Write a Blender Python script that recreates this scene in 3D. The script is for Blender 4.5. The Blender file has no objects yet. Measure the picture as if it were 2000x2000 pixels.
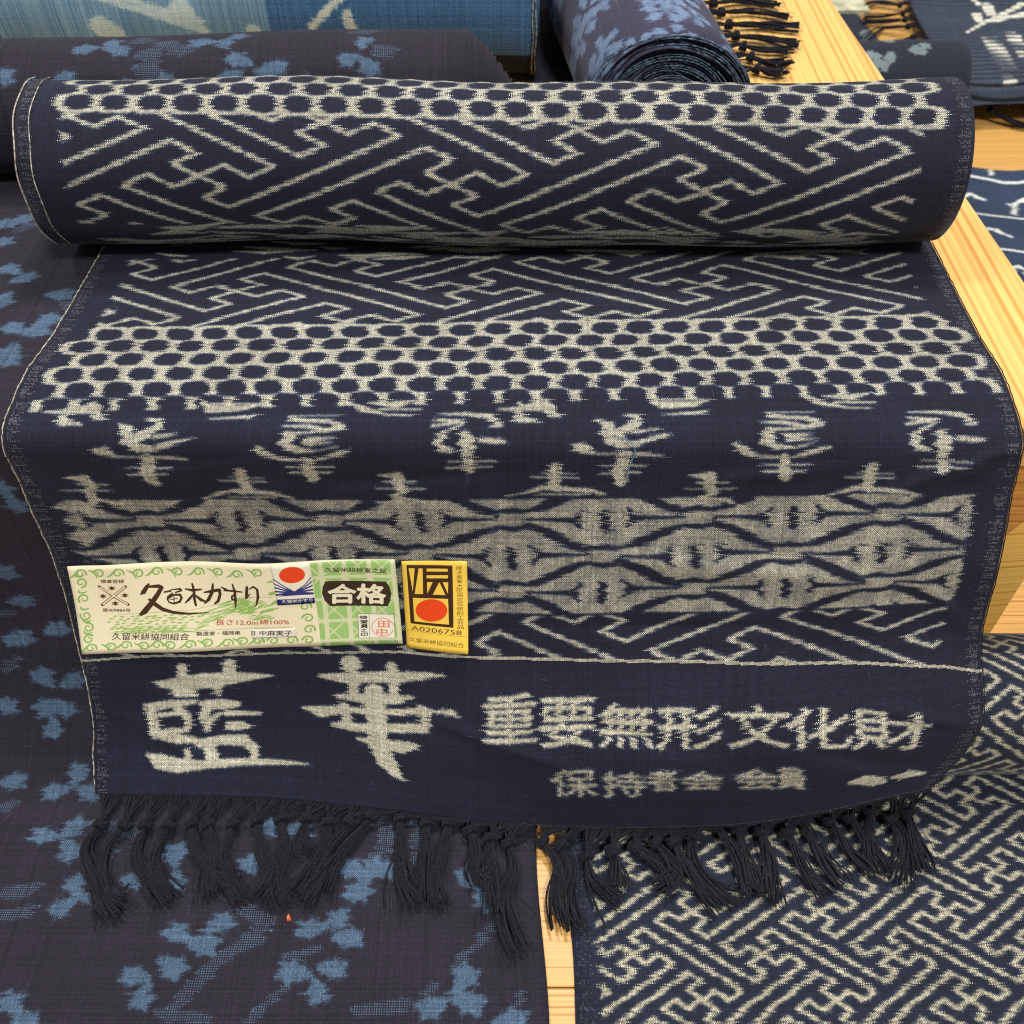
import bpy, math
import numpy as np
from mathutils import Vector

# ------------------------------------------------------------------ camera, light, exposure
scene = bpy.context.scene
R = math.radians
cam_d = bpy.data.cameras.new('camera'); cam = bpy.data.objects.new('camera', cam_d)
scene.collection.objects.link(cam); scene.camera = cam
cam.location = (0, -.265, .251); cam.rotation_euler = (R(90 - 48), 0, 0)
cam_d.sensor_width = 36; cam_d.lens = 36 * 1900 / 2000
cam_d.clip_start = .01; cam_d.clip_end = 60
cam_d.dof.use_dof = True; cam_d.dof.focus_distance = .395; cam_d.dof.aperture_fstop = 18.0

world = bpy.data.worlds.new('World'); scene.world = world; world.use_nodes = True
wb = world.node_tree.nodes['Background']
wb.inputs[0].default_value = (1.0, .965, .91, 1); wb.inputs[1].default_value = .29

def area_lamp(name, loc, target, size, power, col):
    d = bpy.data.lights.new(name, 'AREA'); d.shape = 'DISK'; d.size = size; d.energy = power; d.color = col
    o = bpy.data.objects.new(name, d); scene.collection.objects.link(o); o.location = loc
    o.rotation_euler = (Vector(target) - Vector(loc)).to_track_quat('-Z', 'Y').to_euler()
    return o
area_lamp('ceiling_lamp', (.25, .75, 2.0), (0, .05, 0), .36, 33, (1, .95, .87))
area_lamp('ceiling_lamp', (-.9, .1, 2.1), (0, 0, 0), .30, 19, (1, .96, .90))
area_lamp('ceiling_lamp', (.55, -1.35, 2.35), (0, .1, -.1), .44, 60, (1, .95, .87))

vs = scene.view_settings
vs.view_transform = 'Standard'; vs.look = 'None'; vs.exposure = 0.0; vs.gamma = 1.0
try: vs.use_curve_mapping = False
except Exception: pass
scene.render.film_transparent = False
scene.cycles.filter_width = 1.15; scene.cycles.use_denoising = False
C = scene.collection

# ------------------------------------------------------------------ design data, in cloth and paper coordinates
D = {}
D['motif'] = [[[0.0426,0.1748,0.0006],[0.0465,0.1721,0.002],[0.0467,0.1685,0.0023],[0.0498,0.1656,0.0018],[0.0559,0.1649,0.0011],[0.0625,0.1671,0.001],[0.0709,0.1692,0.0003]],[[0.0519,0.1773,0.0003],[0.0576,0.1764,0.0011],[0.0574,0.1736,0.0015],[0.0529,0.1707,0.0018],[0.0494,0.1685,0.0018]],[[0.0564,0.1696,0.0008],[0.0653,0.171,0.0004]],[[0.0343,0.164,0.0012],[0.0377,0.1636,0.002],[0.042,0.1614,0.0004],[0.0517,0.1615,0.0004],[0.06,0.1613,0.0008],[0.0676,0.1605,0.0004]],[[0.053,0.1608,0.0021],[0.0513,0.1546,0.0026],[0.0523,0.1501,0.0022]],[[0.0441,0.1565,0.0003],[0.061,0.1565,0.0005]],[[0.0438,0.1531,0.0004],[0.0589,0.1538,0.0005]],[[0.2222,0.1766,0.0006],[0.2261,0.1739,0.002],[0.2262,0.1703,0.0023],[0.2294,0.1674,0.0018],[0.2355,0.1667,0.0011],[0.242,0.1689,0.001],[0.2504,0.171,0.0003]],[[0.2314,0.1791,0.0003],[0.2372,0.1782,0.0011],[0.2369,0.1754,0.0015],[0.2324,0.1725,0.0018],[0.229,0.1703,0.0018]],[[0.2359,0.1714,0.0008],[0.2448,0.1728,0.0004]],[[0.2139,0.1658,0.0012],[0.2172,0.1654,0.002],[0.2215,0.1632,0.0004],[0.2313,0.1633,0.0004],[0.2396,0.1631,0.0008],[0.2471,0.1623,0.0004]],[[0.2325,0.1626,0.0021],[0.2309,0.1564,0.0026],[0.2318,0.1519,0.0022]],[[0.2237,0.1583,0.0003],[0.2405,0.1583,0.0005]],[[0.2234,0.1549,0.0004],[0.2384,0.1556,0.0005]],[[0.1062,0.1785,0.0003],[0.125,0.1787,0.0003]],[[0.107,0.1772,0.001],[0.112,0.1764,0.0008],[0.1217,0.176,0.0009],[0.126,0.1736,0.0013],[0.1206,0.1721,0.0009],[0.1129,0.174,0.0009],[0.1039,0.174,0.0004]],[[0.1069,0.1699,0.002],[0.1054,0.1671,0.0019],[0.1094,0.1646,0.0013],[0.1162,0.1642,0.0004],[0.1247,0.1661,0.0003]],[[0.1131,0.1685,0.0011],[0.1234,0.1694,0.0003]],[[0.1137,0.167,0.0008],[0.1234,0.1675,0.0003]],[[0.1089,0.171,0.0007],[0.1199,0.1717,0.0004]],[[0.095,0.165,0.0013],[0.0975,0.163,0.0014],[0.1033,0.1607,0.0008],[0.1158,0.1603,0.0004],[0.1252,0.1631,0.0011],[0.1294,0.1646,0.0004]],[[0.113,0.1603,0.0016],[0.113,0.1552,0.0022],[0.1141,0.1526,0.0022]],[[0.1042,0.1573,0.0004],[0.1224,0.1574,0.0004]],[[0.1059,0.1547,0.0005],[0.1214,0.1548,0.0005]],[[0.2857,0.18,0.0003],[0.3044,0.1802,0.0003]],[[0.2865,0.1787,0.001],[0.2914,0.1779,0.0008],[0.3012,0.1775,0.0009],[0.3055,0.1751,0.0013],[0.3001,0.1736,0.0009],[0.2924,0.1755,0.0009],[0.2834,0.1755,0.0004]],[[0.2864,0.1714,0.002],[0.2849,0.1686,0.0019],[0.2888,0.1661,0.0013],[0.2957,0.1657,0.0004],[0.3042,0.1676,0.0003]],[[0.2925,0.17,0.0011],[0.3029,0.1709,0.0003]],[[0.2932,0.1685,0.0008],[0.3029,0.169,0.0003]],[[0.2884,0.1725,0.0007],[0.2994,0.1732,0.0004]],[[0.2745,0.1664,0.0013],[0.277,0.1645,0.0014],[0.2828,0.1621,0.0008],[0.2953,0.1618,0.0004],[0.3046,0.1646,0.0011],[0.3089,0.1661,0.0004]],[[0.2925,0.1618,0.0016],[0.2925,0.1567,0.0022],[0.2936,0.1541,0.0022]],[[0.2837,0.1588,0.0004],[0.3019,0.1589,0.0004]],[[0.2854,0.1562,0.0005],[0.3009,0.1563,0.0005]],[[0.1616,0.1793,0.0003],[0.1728,0.1793,0.0008],[0.1819,0.1781,0.0012],[0.1854,0.1744,0.001],[0.1813,0.1736,0.0003]],[[0.161,0.1768,0.0005],[0.1715,0.176,0.0008],[0.1597,0.174,0.0006]],[[0.1715,0.1748,0.0004],[0.166,0.1721,0.0007],[0.1626,0.1686,0.0015],[0.1639,0.1654,0.0015],[0.1681,0.1644,0.0007]],[[0.173,0.1696,0.0022],[0.1737,0.1672,0.0029],[0.1736,0.1621,0.0017],[0.1742,0.1565,0.0018]],[[0.1785,0.1686,0.0009],[0.1854,0.1679,0.001],[0.1889,0.1675,0.0004]],[[0.1658,0.1601,0.0003],[0.184,0.1602,0.0004]],[[0.165,0.1573,0.0005],[0.1826,0.1578,0.0004]],[[0.3393,0.1802,0.0003],[0.3505,0.1802,0.0008],[0.3596,0.1789,0.0012],[0.3631,0.1752,0.001],[0.359,0.1745,0.0003]],[[0.3387,0.1777,0.0005],[0.3492,0.1768,0.0008],[0.3374,0.1748,0.0006]],[[0.3492,0.1756,0.0004],[0.3437,0.173,0.0007],[0.3402,0.1694,0.0015],[0.3416,0.1663,0.0015],[0.3457,0.1652,0.0007]],[[0.3507,0.1704,0.0022],[0.3514,0.168,0.0029],[0.3513,0.163,0.0017],[0.3518,0.1574,0.0018]],[[0.3562,0.1694,0.0009],[0.3631,0.1687,0.001],[0.3666,0.1684,0.0004]],[[0.3435,0.161,0.0003],[0.3617,0.1611,0.0004]],[[0.3427,0.1582,0.0005],[0.3603,0.1587,0.0004]],[[0.0134,0.1802,0.0005],[0.021,0.1806,0.0012],[0.0312,0.1819,0.0022]],[[0.0217,0.1832,0.0008],[0.0209,0.176,0.0018],[0.0288,0.1746,0.0004]],[[0.031,0.1828,0.0022],[0.0335,0.1785,0.0018],[0.0374,0.1768,0.0003]],[[0.1849,0.1814,0.0005],[0.1925,0.1818,0.0012],[0.2027,0.1831,0.0022]],[[0.1932,0.1844,0.0008],[0.1924,0.1772,0.0018],[0.2004,0.1758,0.0004]],[[0.2025,0.184,0.0022],[0.205,0.1797,0.0018],[0.2088,0.178,0.0003]],[[0.0731,0.1841,0.0014],[0.0756,0.1815,0.0016],[0.0876,0.1819,0.0012],[0.0945,0.1836,0.0003]],[[0.0766,0.1841,0.0005],[0.0944,0.1841,0.0003]],[[0.0756,0.1771,0.0003],[0.091,0.1781,0.0008],[0.0937,0.1789,0.0005]],[[0.2435,0.186,0.0014],[0.246,0.1834,0.0016],[0.258,0.1838,0.0012],[0.2649,0.1856,0.0003]],[[0.247,0.186,0.0005],[0.2649,0.186,0.0003]],[[0.2461,0.179,0.0003],[0.2614,0.18,0.0008],[0.2641,0.1808,0.0005]],[[0.1283,0.1845,0.0008],[0.1334,0.1815,0.0012],[0.1434,0.1789,0.0005],[0.1525,0.1787,0.0004]],[[0.136,0.1845,0.0005],[0.1452,0.1836,0.0014],[0.155,0.1861,0.0003]],[[0.1397,0.1815,0.0006],[0.1552,0.1815,0.0005]],[[0.301,0.1878,0.0008],[0.3061,0.1848,0.0012],[0.3161,0.1822,0.0005],[0.3252,0.1821,0.0004]],[[0.3087,0.1878,0.0005],[0.3179,0.187,0.0014],[0.3277,0.1894,0.0003]],[[0.3124,0.1848,0.0006],[0.3279,0.1848,0.0005]],[[0.0184,0.151,0.0003],[0.0247,0.1506,0.0015],[0.0281,0.1502,0.0006]],[[0.026,0.1502,0.0023],[0.0264,0.1424,0.0019],[0.0245,0.139,0.0014]],[[0.0165,0.1451,0.0003],[0.0352,0.1454,0.0004]],[[0.021,0.148,0.0004],[0.0332,0.1481,0.0004]],[[0.0164,0.1389,0.0004],[0.0254,0.1394,0.0006]],[[0.0274,0.1411,0.0006],[0.0343,0.1399,0.0008],[0.038,0.1378,0.0004]],[[0.1389,0.1537,0.0003],[0.1452,0.1533,0.0015],[0.1486,0.1529,0.0006]],[[0.1465,0.1529,0.0023],[0.1469,0.1451,0.0019],[0.145,0.1417,0.0014]],[[0.137,0.1479,0.0003],[0.1558,0.1481,0.0004]],[[0.1415,0.1507,0.0004],[0.1537,0.1509,0.0004]],[[0.1369,0.1416,0.0004],[0.1459,0.1422,0.0006]],[[0.1479,0.1439,0.0006],[0.1548,0.1427,0.0008],[0.1585,0.1406,0.0004]],[[0.2576,0.1544,0.0003],[0.2639,0.154,0.0015],[0.2673,0.1536,0.0006]],[[0.2652,0.1536,0.0023],[0.2656,0.1458,0.0019],[0.2637,0.1424,0.0014]],[[0.2557,0.1485,0.0003],[0.2745,0.1488,0.0004]],[[0.2602,0.1514,0.0004],[0.2724,0.1515,0.0004]],[[0.2556,0.1423,0.0004],[0.2646,0.1428,0.0006]],[[0.2666,0.1446,0.0006],[0.2735,0.1434,0.0008],[0.2772,0.1412,0.0004]],[[0.0868,0.1545,0.0021],[0.0867,0.1464,0.0021]],[[0.0781,0.1504,0.0004],[0.0961,0.1502,0.0004]],[[0.0813,0.1522,0.0003],[0.095,0.1519,0.0003]],[[0.0698,0.142,0.0004],[0.0816,0.1459,0.0009],[0.0995,0.1449,0.0009],[0.1056,0.1429,0.0004]],[[0.0802,0.143,0.0004],[0.0992,0.1432,0.0004]],[[0.2066,0.1574,0.0021],[0.2065,0.1493,0.0021]],[[0.1978,0.1533,0.0004],[0.2158,0.1531,0.0004]],[[0.2011,0.1551,0.0003],[0.2147,0.1548,0.0003]],[[0.1896,0.1449,0.0004],[0.2013,0.1488,0.0009],[0.2192,0.1478,0.0009],[0.2254,0.1458,0.0004]],[[0.2,0.1459,0.0004],[0.219,0.1461,0.0004]],[[0.3255,0.1577,0.0021],[0.3254,0.1496,0.0021]],[[0.3168,0.1536,0.0004],[0.3348,0.1534,0.0004]],[[0.32,0.1554,0.0003],[0.3337,0.1552,0.0003]],[[0.3085,0.1453,0.0004],[0.3203,0.1491,0.0009],[0.3382,0.1481,0.0009],[0.3444,0.1461,0.0004]],[[0.3189,0.1462,0.0004],[0.3379,0.1465,0.0004]]]
D['big'] = [[[0.0317,0.05,0.0011],[0.0408,0.0496,0.0037],[0.0534,0.0524,0.0041],[0.0658,0.0547,0.0032],[0.0762,0.0558,0.0017],[0.085,0.0564,0.0003]],[[0.0442,0.0596,0.0022],[0.0435,0.0552,0.0022]],[[0.0662,0.0623,0.0027],[0.0651,0.0572,0.0027]],[[0.0403,0.0453,0.0017],[0.0484,0.0449,0.0016]],[[0.059,0.0482,0.002],[0.0593,0.0452,0.0014]],[[0.0261,0.038,0.002],[0.0356,0.0398,0.002],[0.0481,0.0409,0.0011]],[[0.0274,0.038,0.0022],[0.0287,0.0315,0.0024],[0.0295,0.0256,0.0014]],[[0.0395,0.0376,0.0018],[0.0445,0.0337,0.0017],[0.0442,0.0286,0.0016]],[[0.032,0.0344,0.0011],[0.0394,0.0352,0.0011]],[[0.0306,0.027,0.0018],[0.039,0.0247,0.0018],[0.0505,0.023,0.0011]],[[0.0348,0.0276,0.0012],[0.0432,0.0277,0.001]],[[0.0521,0.0396,0.0021],[0.0604,0.0398,0.0025],[0.0682,0.0403,0.0012]],[[0.053,0.0384,0.0022],[0.0517,0.0328,0.0021],[0.0536,0.0278,0.0013]],[[0.0537,0.0313,0.0014],[0.0591,0.0348,0.001]],[[0.0622,0.0354,0.0015],[0.0774,0.0358,0.0009]],[[0.0631,0.0295,0.0018],[0.0688,0.0297,0.002],[0.073,0.0294,0.0006]],[[0.0253,0.017,0.0009],[0.0306,0.0143,0.0032],[0.0391,0.0127,0.003],[0.0539,0.0135,0.0017],[0.0749,0.0146,0.0014],[0.0876,0.0152,0.001],[0.1006,0.0157,0.0003]],[[0.0442,0.0196,0.0013],[0.0445,0.0145,0.0018]],[[0.0484,0.022,0.0014],[0.0589,0.0233,0.0019],[0.0704,0.0233,0.0024],[0.0747,0.0199,0.002],[0.0749,0.0152,0.0016]],[[0.0537,0.0211,0.0026],[0.0559,0.0156,0.0026]],[[0.106,0.0575,0.001],[0.1171,0.0578,0.0025],[0.1293,0.0597,0.0024],[0.1433,0.0613,0.0023],[0.1551,0.0636,0.0013],[0.1614,0.0641,0.0004]],[[0.1204,0.0651,0.0043],[0.1202,0.0603,0.0024]],[[0.1384,0.0653,0.0024],[0.1392,0.054,0.002]],[[0.1212,0.0581,0.0022],[0.1214,0.0514,0.0022]],[[0.1137,0.0479,0.0012],[0.127,0.0489,0.0023],[0.1391,0.0509,0.0023],[0.1481,0.0528,0.0006]],[[0.1306,0.0522,0.0042],[0.1314,0.04,0.0044],[0.1317,0.0316,0.0043],[0.1347,0.0231,0.0042],[0.1397,0.0169,0.0021],[0.1427,0.0146,0.0006]],[[0.098,0.0399,0.0007],[0.1052,0.0388,0.0027],[0.1166,0.0416,0.0014],[0.1319,0.0436,0.0015],[0.149,0.0467,0.0014],[0.156,0.0485,0.0005]],[[0.15,0.0491,0.0011],[0.154,0.0472,0.0018],[0.1534,0.0422,0.002],[0.152,0.0399,0.0014]],[[0.1112,0.0334,0.0009],[0.1215,0.034,0.0019],[0.1369,0.0372,0.0019],[0.1529,0.0404,0.002]],[[0.1171,0.0428,0.0024],[0.1174,0.034,0.0021]],[[0.156,0.048,0.0004],[0.1638,0.0487,0.0014],[0.1681,0.0474,0.0004]],[[0.1225,0.0293,0.0008],[0.1348,0.0292,0.0018],[0.1428,0.0298,0.0028],[0.1489,0.0316,0.0011]]]
D['row1'] = [["重",[[0.1776,0.0383],[0.2002,0.0403],[0.1777,0.0574]]],["要",[[0.2017,0.0381],[0.2245,0.0389],[0.2017,0.0569]]],["無",[[0.2262,0.0389],[0.2482,0.0388],[0.2262,0.0559]]],["形",[[0.2493,0.0384],[0.2757,0.0376],[0.2493,0.0547]]],["文",[[0.2775,0.0378],[0.3023,0.0363],[0.2775,0.0543]]],["化",[[0.3012,0.0364],[0.3276,0.0335],[0.3009,0.0522]]],["財",[[0.3282,0.033],[0.3603,0.0279],[0.327,0.0497]]]]
D['row2'] = [["保",[[0.2065,0.0152],[0.2255,0.0162],[0.2064,0.0292]]],["持",[[0.2276,0.0162],[0.2452,0.0164],[0.2273,0.0287]]],["者",[[0.2457,0.0195],[0.2583,0.0193],[0.2453,0.0303]]],["会",[[0.2596,0.02],[0.2769,0.0191],[0.2591,0.0293]]],["会",[[0.2822,0.0188],[0.3003,0.0169],[0.2811,0.029]]],["員",[[0.3002,0.0171],[0.3133,0.0151],[0.2982,0.028]]]]
D['blob'] = [[[0.3327,0.0155,0.0012],[0.3382,0.0159,0.0028],[0.3458,0.013,0.0029],[0.3505,0.0114,0.0013]],[[0.3526,0.0134,0.0008],[0.3598,0.013,0.0022],[0.369,0.0116,0.001]],[[0.3582,0.0104,0.0007],[0.3599,0.015,0.001]]]
D['hem'] = [[-0.0038,0.0616],[0.0324,0.0651],[0.0783,0.068],[0.1454,0.073],[0.174,0.0731],[0.2112,0.0724],[0.2734,0.0699],[0.3351,0.0654],[0.3659,0.0619],[0.3785,0.0591]]
D['lab'] = [[0.0053,0.1101],[0.143,0.1161],[0.144,0.0773],[0.0019,0.0669]]
D['yel'] = [[0.1457,0.1157],[0.1722,0.1156],[0.1725,0.0757],[0.1458,0.0759]]
D['petal'] = [[0.174,0.1611],[0.1661,0.1539],[0.1804,0.1534],[0.1677,0.1332],[0.1786,0.1362],[0.18,0.1269],[0.1876,0.111],[0.1972,0.1066],[0.1852,0.1028],[0.1451,0.1583],[0.1582,0.2058],[0.1703,0.2042],[0.1586,0.192],[0.1657,0.192],[0.1608,0.1829],[0.1484,0.2263],[0.1382,0.1929],[0.1772,0.0654],[0.1833,0.0594],[0.2351,0.0919],[0.2502,0.0956],[0.2455,0.0877],[0.222,0.0757],[0.2348,0.0793],[0.2268,0.0687],[0.2886,0.0939],[0.2988,0.0984],[0.3029,0.0903],[0.284,0.077],[0.298,0.0787],[0.2935,0.0704],[0.2592,0.1217],[0.2636,0.1367],[0.2762,0.136],[0.2119,0.1142],[0.226,0.1244],[0.2285,0.1136],[0.3026,0.1182],[0.3112,0.1182],[0.3049,0.1095],[0.3177,0.1175],[0.3067,0.1108],[0.3516,0.1142],[0.3574,0.1061],[0.3485,0.0745],[0.3374,0.0647],[0.3496,0.0663],[0.3659,0.0596],[0.1482,0.446],[0.1561,0.4394],[0.1757,0.4273],[0.1757,0.4096],[0.1647,0.404],[0.1728,0.402],[0.168,0.3896],[0.1524,0.4243],[0.1348,0.485],[0.1387,0.4876],[0.1362,0.4685],[0.1723,0.3062],[0.1553,0.2483],[0.1501,0.2268],[0.167,0.2318],[0.1533,0.2657],[0.1696,0.3841],[0.1702,0.3129]]
D['half'] = [[[0.1447,0.1465,0.0028],[0.148,0.1482,0.0023]],[[0.1593,0.1082,0.0026],[0.1694,0.1097,0.0034]],[[0.1605,0.0988,0.0021],[0.1722,0.1013,0.0029]],[[0.2605,0.1009,0.0029],[0.2696,0.0968,0.0033],[0.2665,0.0907,0.0041]],[[0.2665,0.0907,0.0033],[0.2539,0.0818,0.0028],[0.2444,0.0704,0.0031],[0.2387,0.0612,0.0026]],[[0.2817,0.0723,0.0015],[0.2751,0.0649,0.0019],[0.2685,0.0589,0.0019]],[[0.2821,0.0828,0.002],[0.2917,0.0858,0.002]],[[0.3628,0.0972,0.0018],[0.3462,0.0793,0.0018]],[[0.3704,0.0693,0.0017],[0.3664,0.0612,0.0017]],[[0.3099,0.063,0.0022],[0.3268,0.0649,0.003]],[[0.1883,0.1386,0.0023],[0.2047,0.1358,0.0037]],[[0.3109,0.1398,0.0023],[0.3163,0.1315,0.0032]],[[0.3174,0.1315,0.0032],[0.3088,0.1201,0.0022]],[[0.3289,0.1386,0.0032],[0.3294,0.1201,0.0022]],[[0.1808,0.4206,0.0023],[0.1836,0.4188,0.0022]],[[0.1451,0.4828,0.0029],[0.1415,0.4792,0.0029]],[[0.1454,0.2406,0.0021],[0.1503,0.2418,0.0021]],[[0.1402,0.21,0.0022],[0.1457,0.2153,0.0023]],[[0.1994,0.1315,0.0016],[0.1967,0.1223,0.0016]],[[0.3379,0.0723,0.0015],[0.3342,0.0695,0.0015]],[[0.2345,0.0621,0.0019],[0.2526,0.0603,0.0023]]]
D['tass'] = [[0.0167,[-0.1778,-0.0837,-0.1525],[[-0.1811,-0.0946,-0.1535],[-0.1747,-0.1056,-0.1535],[-0.1661,-0.1172,-0.1535],[-0.1579,-0.1244,-0.1535]]],[0.0477,[-0.1672,-0.0841,-0.1525],[[-0.1735,-0.0946,-0.1535],[-0.1709,-0.1077,-0.1535],[-0.1629,-0.1172,-0.1535],[-0.1574,-0.1183,-0.1535]]],[0.074,[-0.1584,-0.0841,-0.1525],[[-0.1598,-0.0968,-0.1535],[-0.1543,-0.1056,-0.1535],[-0.1419,-0.1172,-0.1535]]],[0.1026,[-0.1484,-0.0841,-0.1525],[[-0.1517,-0.099,-0.1535],[-0.1461,-0.1088,-0.1535],[-0.1372,-0.1166,-0.1535]]],[0.1289,[-0.1388,-0.0837,-0.1525],[[-0.1342,-0.0946,-0.1535],[-0.1224,-0.1045,-0.1535],[-0.1134,-0.1088,-0.1535]]],[0.1504,[-0.1317,-0.0837,-0.1525],[[-0.1281,-0.0924,-0.1535],[-0.1271,-0.1077,-0.1535],[-0.1238,-0.1162,-0.1535]]],[0.1814,[-0.1206,-0.0837,-0.1525],[[-0.1215,-0.0979,-0.1535],[-0.116,-0.1099,-0.1535],[-0.1089,-0.1172,-0.1535]]],[0.21,[-0.1106,-0.0823,-0.1525],[[-0.1069,-0.0946,-0.1535],[-0.1007,-0.1056,-0.1535],[-0.1062,-0.1172,-0.1535]]],[0.2411,[-0.1004,-0.0811,-0.1525],[[-0.0971,-0.0946,-0.1535],[-0.0983,-0.1077,-0.1535],[-0.092,-0.1203,-0.1535]]],[0.2721,[-0.089,-0.0811,-0.1525],[[-0.0906,-0.0901,-0.1535],[-0.0865,-0.0973,-0.1535]]],[0.2959,[-0.0797,-0.0827,-0.1525],[[-0.0805,-0.0968,-0.1535],[-0.0854,-0.1077,-0.1535],[-0.0904,-0.1172,-0.1535]]],[0.3222,[-0.0702,-0.0827,-0.1525],[[-0.0786,-0.0946,-0.1535],[-0.083,-0.1099,-0.1535],[-0.0866,-0.1187,-0.1535]]],[0.3484,[-0.0606,-0.0804,-0.1525],[[-0.0681,-0.0901,-0.1535],[-0.0753,-0.1034,-0.1535],[-0.0788,-0.1172,-0.1535]]],[0.3819,[-0.0485,-0.0809,-0.1525],[[-0.0469,-0.0946,-0.1535],[-0.0461,-0.1056,-0.1535],[-0.038,-0.1213,-0.1535]]],[0.4105,[-0.0368,-0.083,-0.1525],[[-0.0368,-0.099,-0.1535],[-0.0356,-0.1203,-0.1535]]],[0.4368,[-0.0273,-0.083,-0.1525],[[-0.0295,-0.0946,-0.1535],[-0.032,-0.1077,-0.1535],[-0.0288,-0.122,-0.1535]]],[0.4606,[-0.0183,-0.0864,-0.1525],[[-0.0153,-0.0946,-0.1535],[-0.0161,-0.1034,-0.1535],[-0.0106,-0.113,-0.1535]]],[0.4845,[-0.0092,-0.0898,-0.1525],[[-0.0097,-0.1012,-0.1535],[-0.0085,-0.112,-0.1535],[-0.0067,-0.1238,-0.1535]]],[0.5036,[-0.0015,-0.0923,-0.1525],[[0.0011,-0.1034,-0.1535],[-0.0032,-0.1162,-0.1535],[0.0,-0.1304,-0.1535],[0.0041,-0.1392,-0.1535]]],[0.5418,[0.0131,-0.0914,-0.1525],[[0.0194,-0.1012,-0.1535],[0.018,-0.1141,-0.1535],[0.021,-0.1294,-0.1535]]],[0.5609,[0.0205,-0.0932,-0.1525],[[0.0242,-0.1012,-0.1535],[0.0221,-0.1162,-0.1535],[0.0257,-0.13,-0.1535]]],[0.5919,[0.0319,-0.0977,-0.1525],[[0.0332,-0.1067,-0.1535],[0.0392,-0.113,-0.1535],[0.0463,-0.1172,-0.1535]]],[0.6181,[0.0422,-0.0965,-0.15],[[0.0441,-0.1034,-0.1535],[0.0445,-0.112,-0.1535]]],[0.6444,[0.052,-0.095,-0.15],[[0.0616,-0.1001,-0.1535],[0.07,-0.112,-0.1535]]],[0.6659,[0.0609,-0.0927,-0.15],[[0.0683,-0.1045,-0.1535],[0.0582,-0.113,-0.1535]]],[0.685,[0.0684,-0.0921,-0.15],[[0.076,-0.1067,-0.1535],[0.0867,-0.1213,-0.1535]]],[0.7088,[0.0776,-0.0893,-0.15],[[0.0761,-0.0968,-0.1535],[0.0848,-0.112,-0.1535],[0.0946,-0.1172,-0.1535]]],[0.7351,[0.0874,-0.0852,-0.15],[[0.0962,-0.1004,-0.1535],[0.0984,-0.1172,-0.1535]]],[0.7613,[0.0967,-0.0862,-0.15],[[0.0988,-0.099,-0.1535],[0.1017,-0.1151,-0.1535]]],[0.79,[0.1068,-0.0875,-0.15],[[0.1079,-0.099,-0.1535],[0.1049,-0.1187,-0.1535]]],[0.8234,[0.1181,-0.088,-0.15],[[0.1226,-0.1012,-0.1535],[0.1309,-0.1166,-0.1535]]],[0.8449,[0.1263,-0.0836,-0.15],[[0.1307,-0.0957,-0.1535],[0.1392,-0.1109,-0.1535]]],[0.8759,[0.1368,-0.0827,-0.15],[[0.1429,-0.0946,-0.1535],[0.1499,-0.106,-0.1535]]],[0.9021,[0.1453,-0.0813,-0.15],[[0.1525,-0.0912,-0.1535],[0.1569,-0.1038,-0.1535]]],[0.9308,[0.1558,-0.0785,-0.15],[[0.1522,-0.0935,-0.1535],[0.1534,-0.1077,-0.1535]]],[0.957,[0.1636,-0.0818,-0.15],[[0.1666,-0.0878,-0.1535],[0.1577,-0.1109,-0.1535]]],[0.9785,[0.1715,-0.0797,-0.15],[[0.1731,-0.0935,-0.1535],[0.1731,-0.106,-0.1535]]]]
D['L'] = {}
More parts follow.
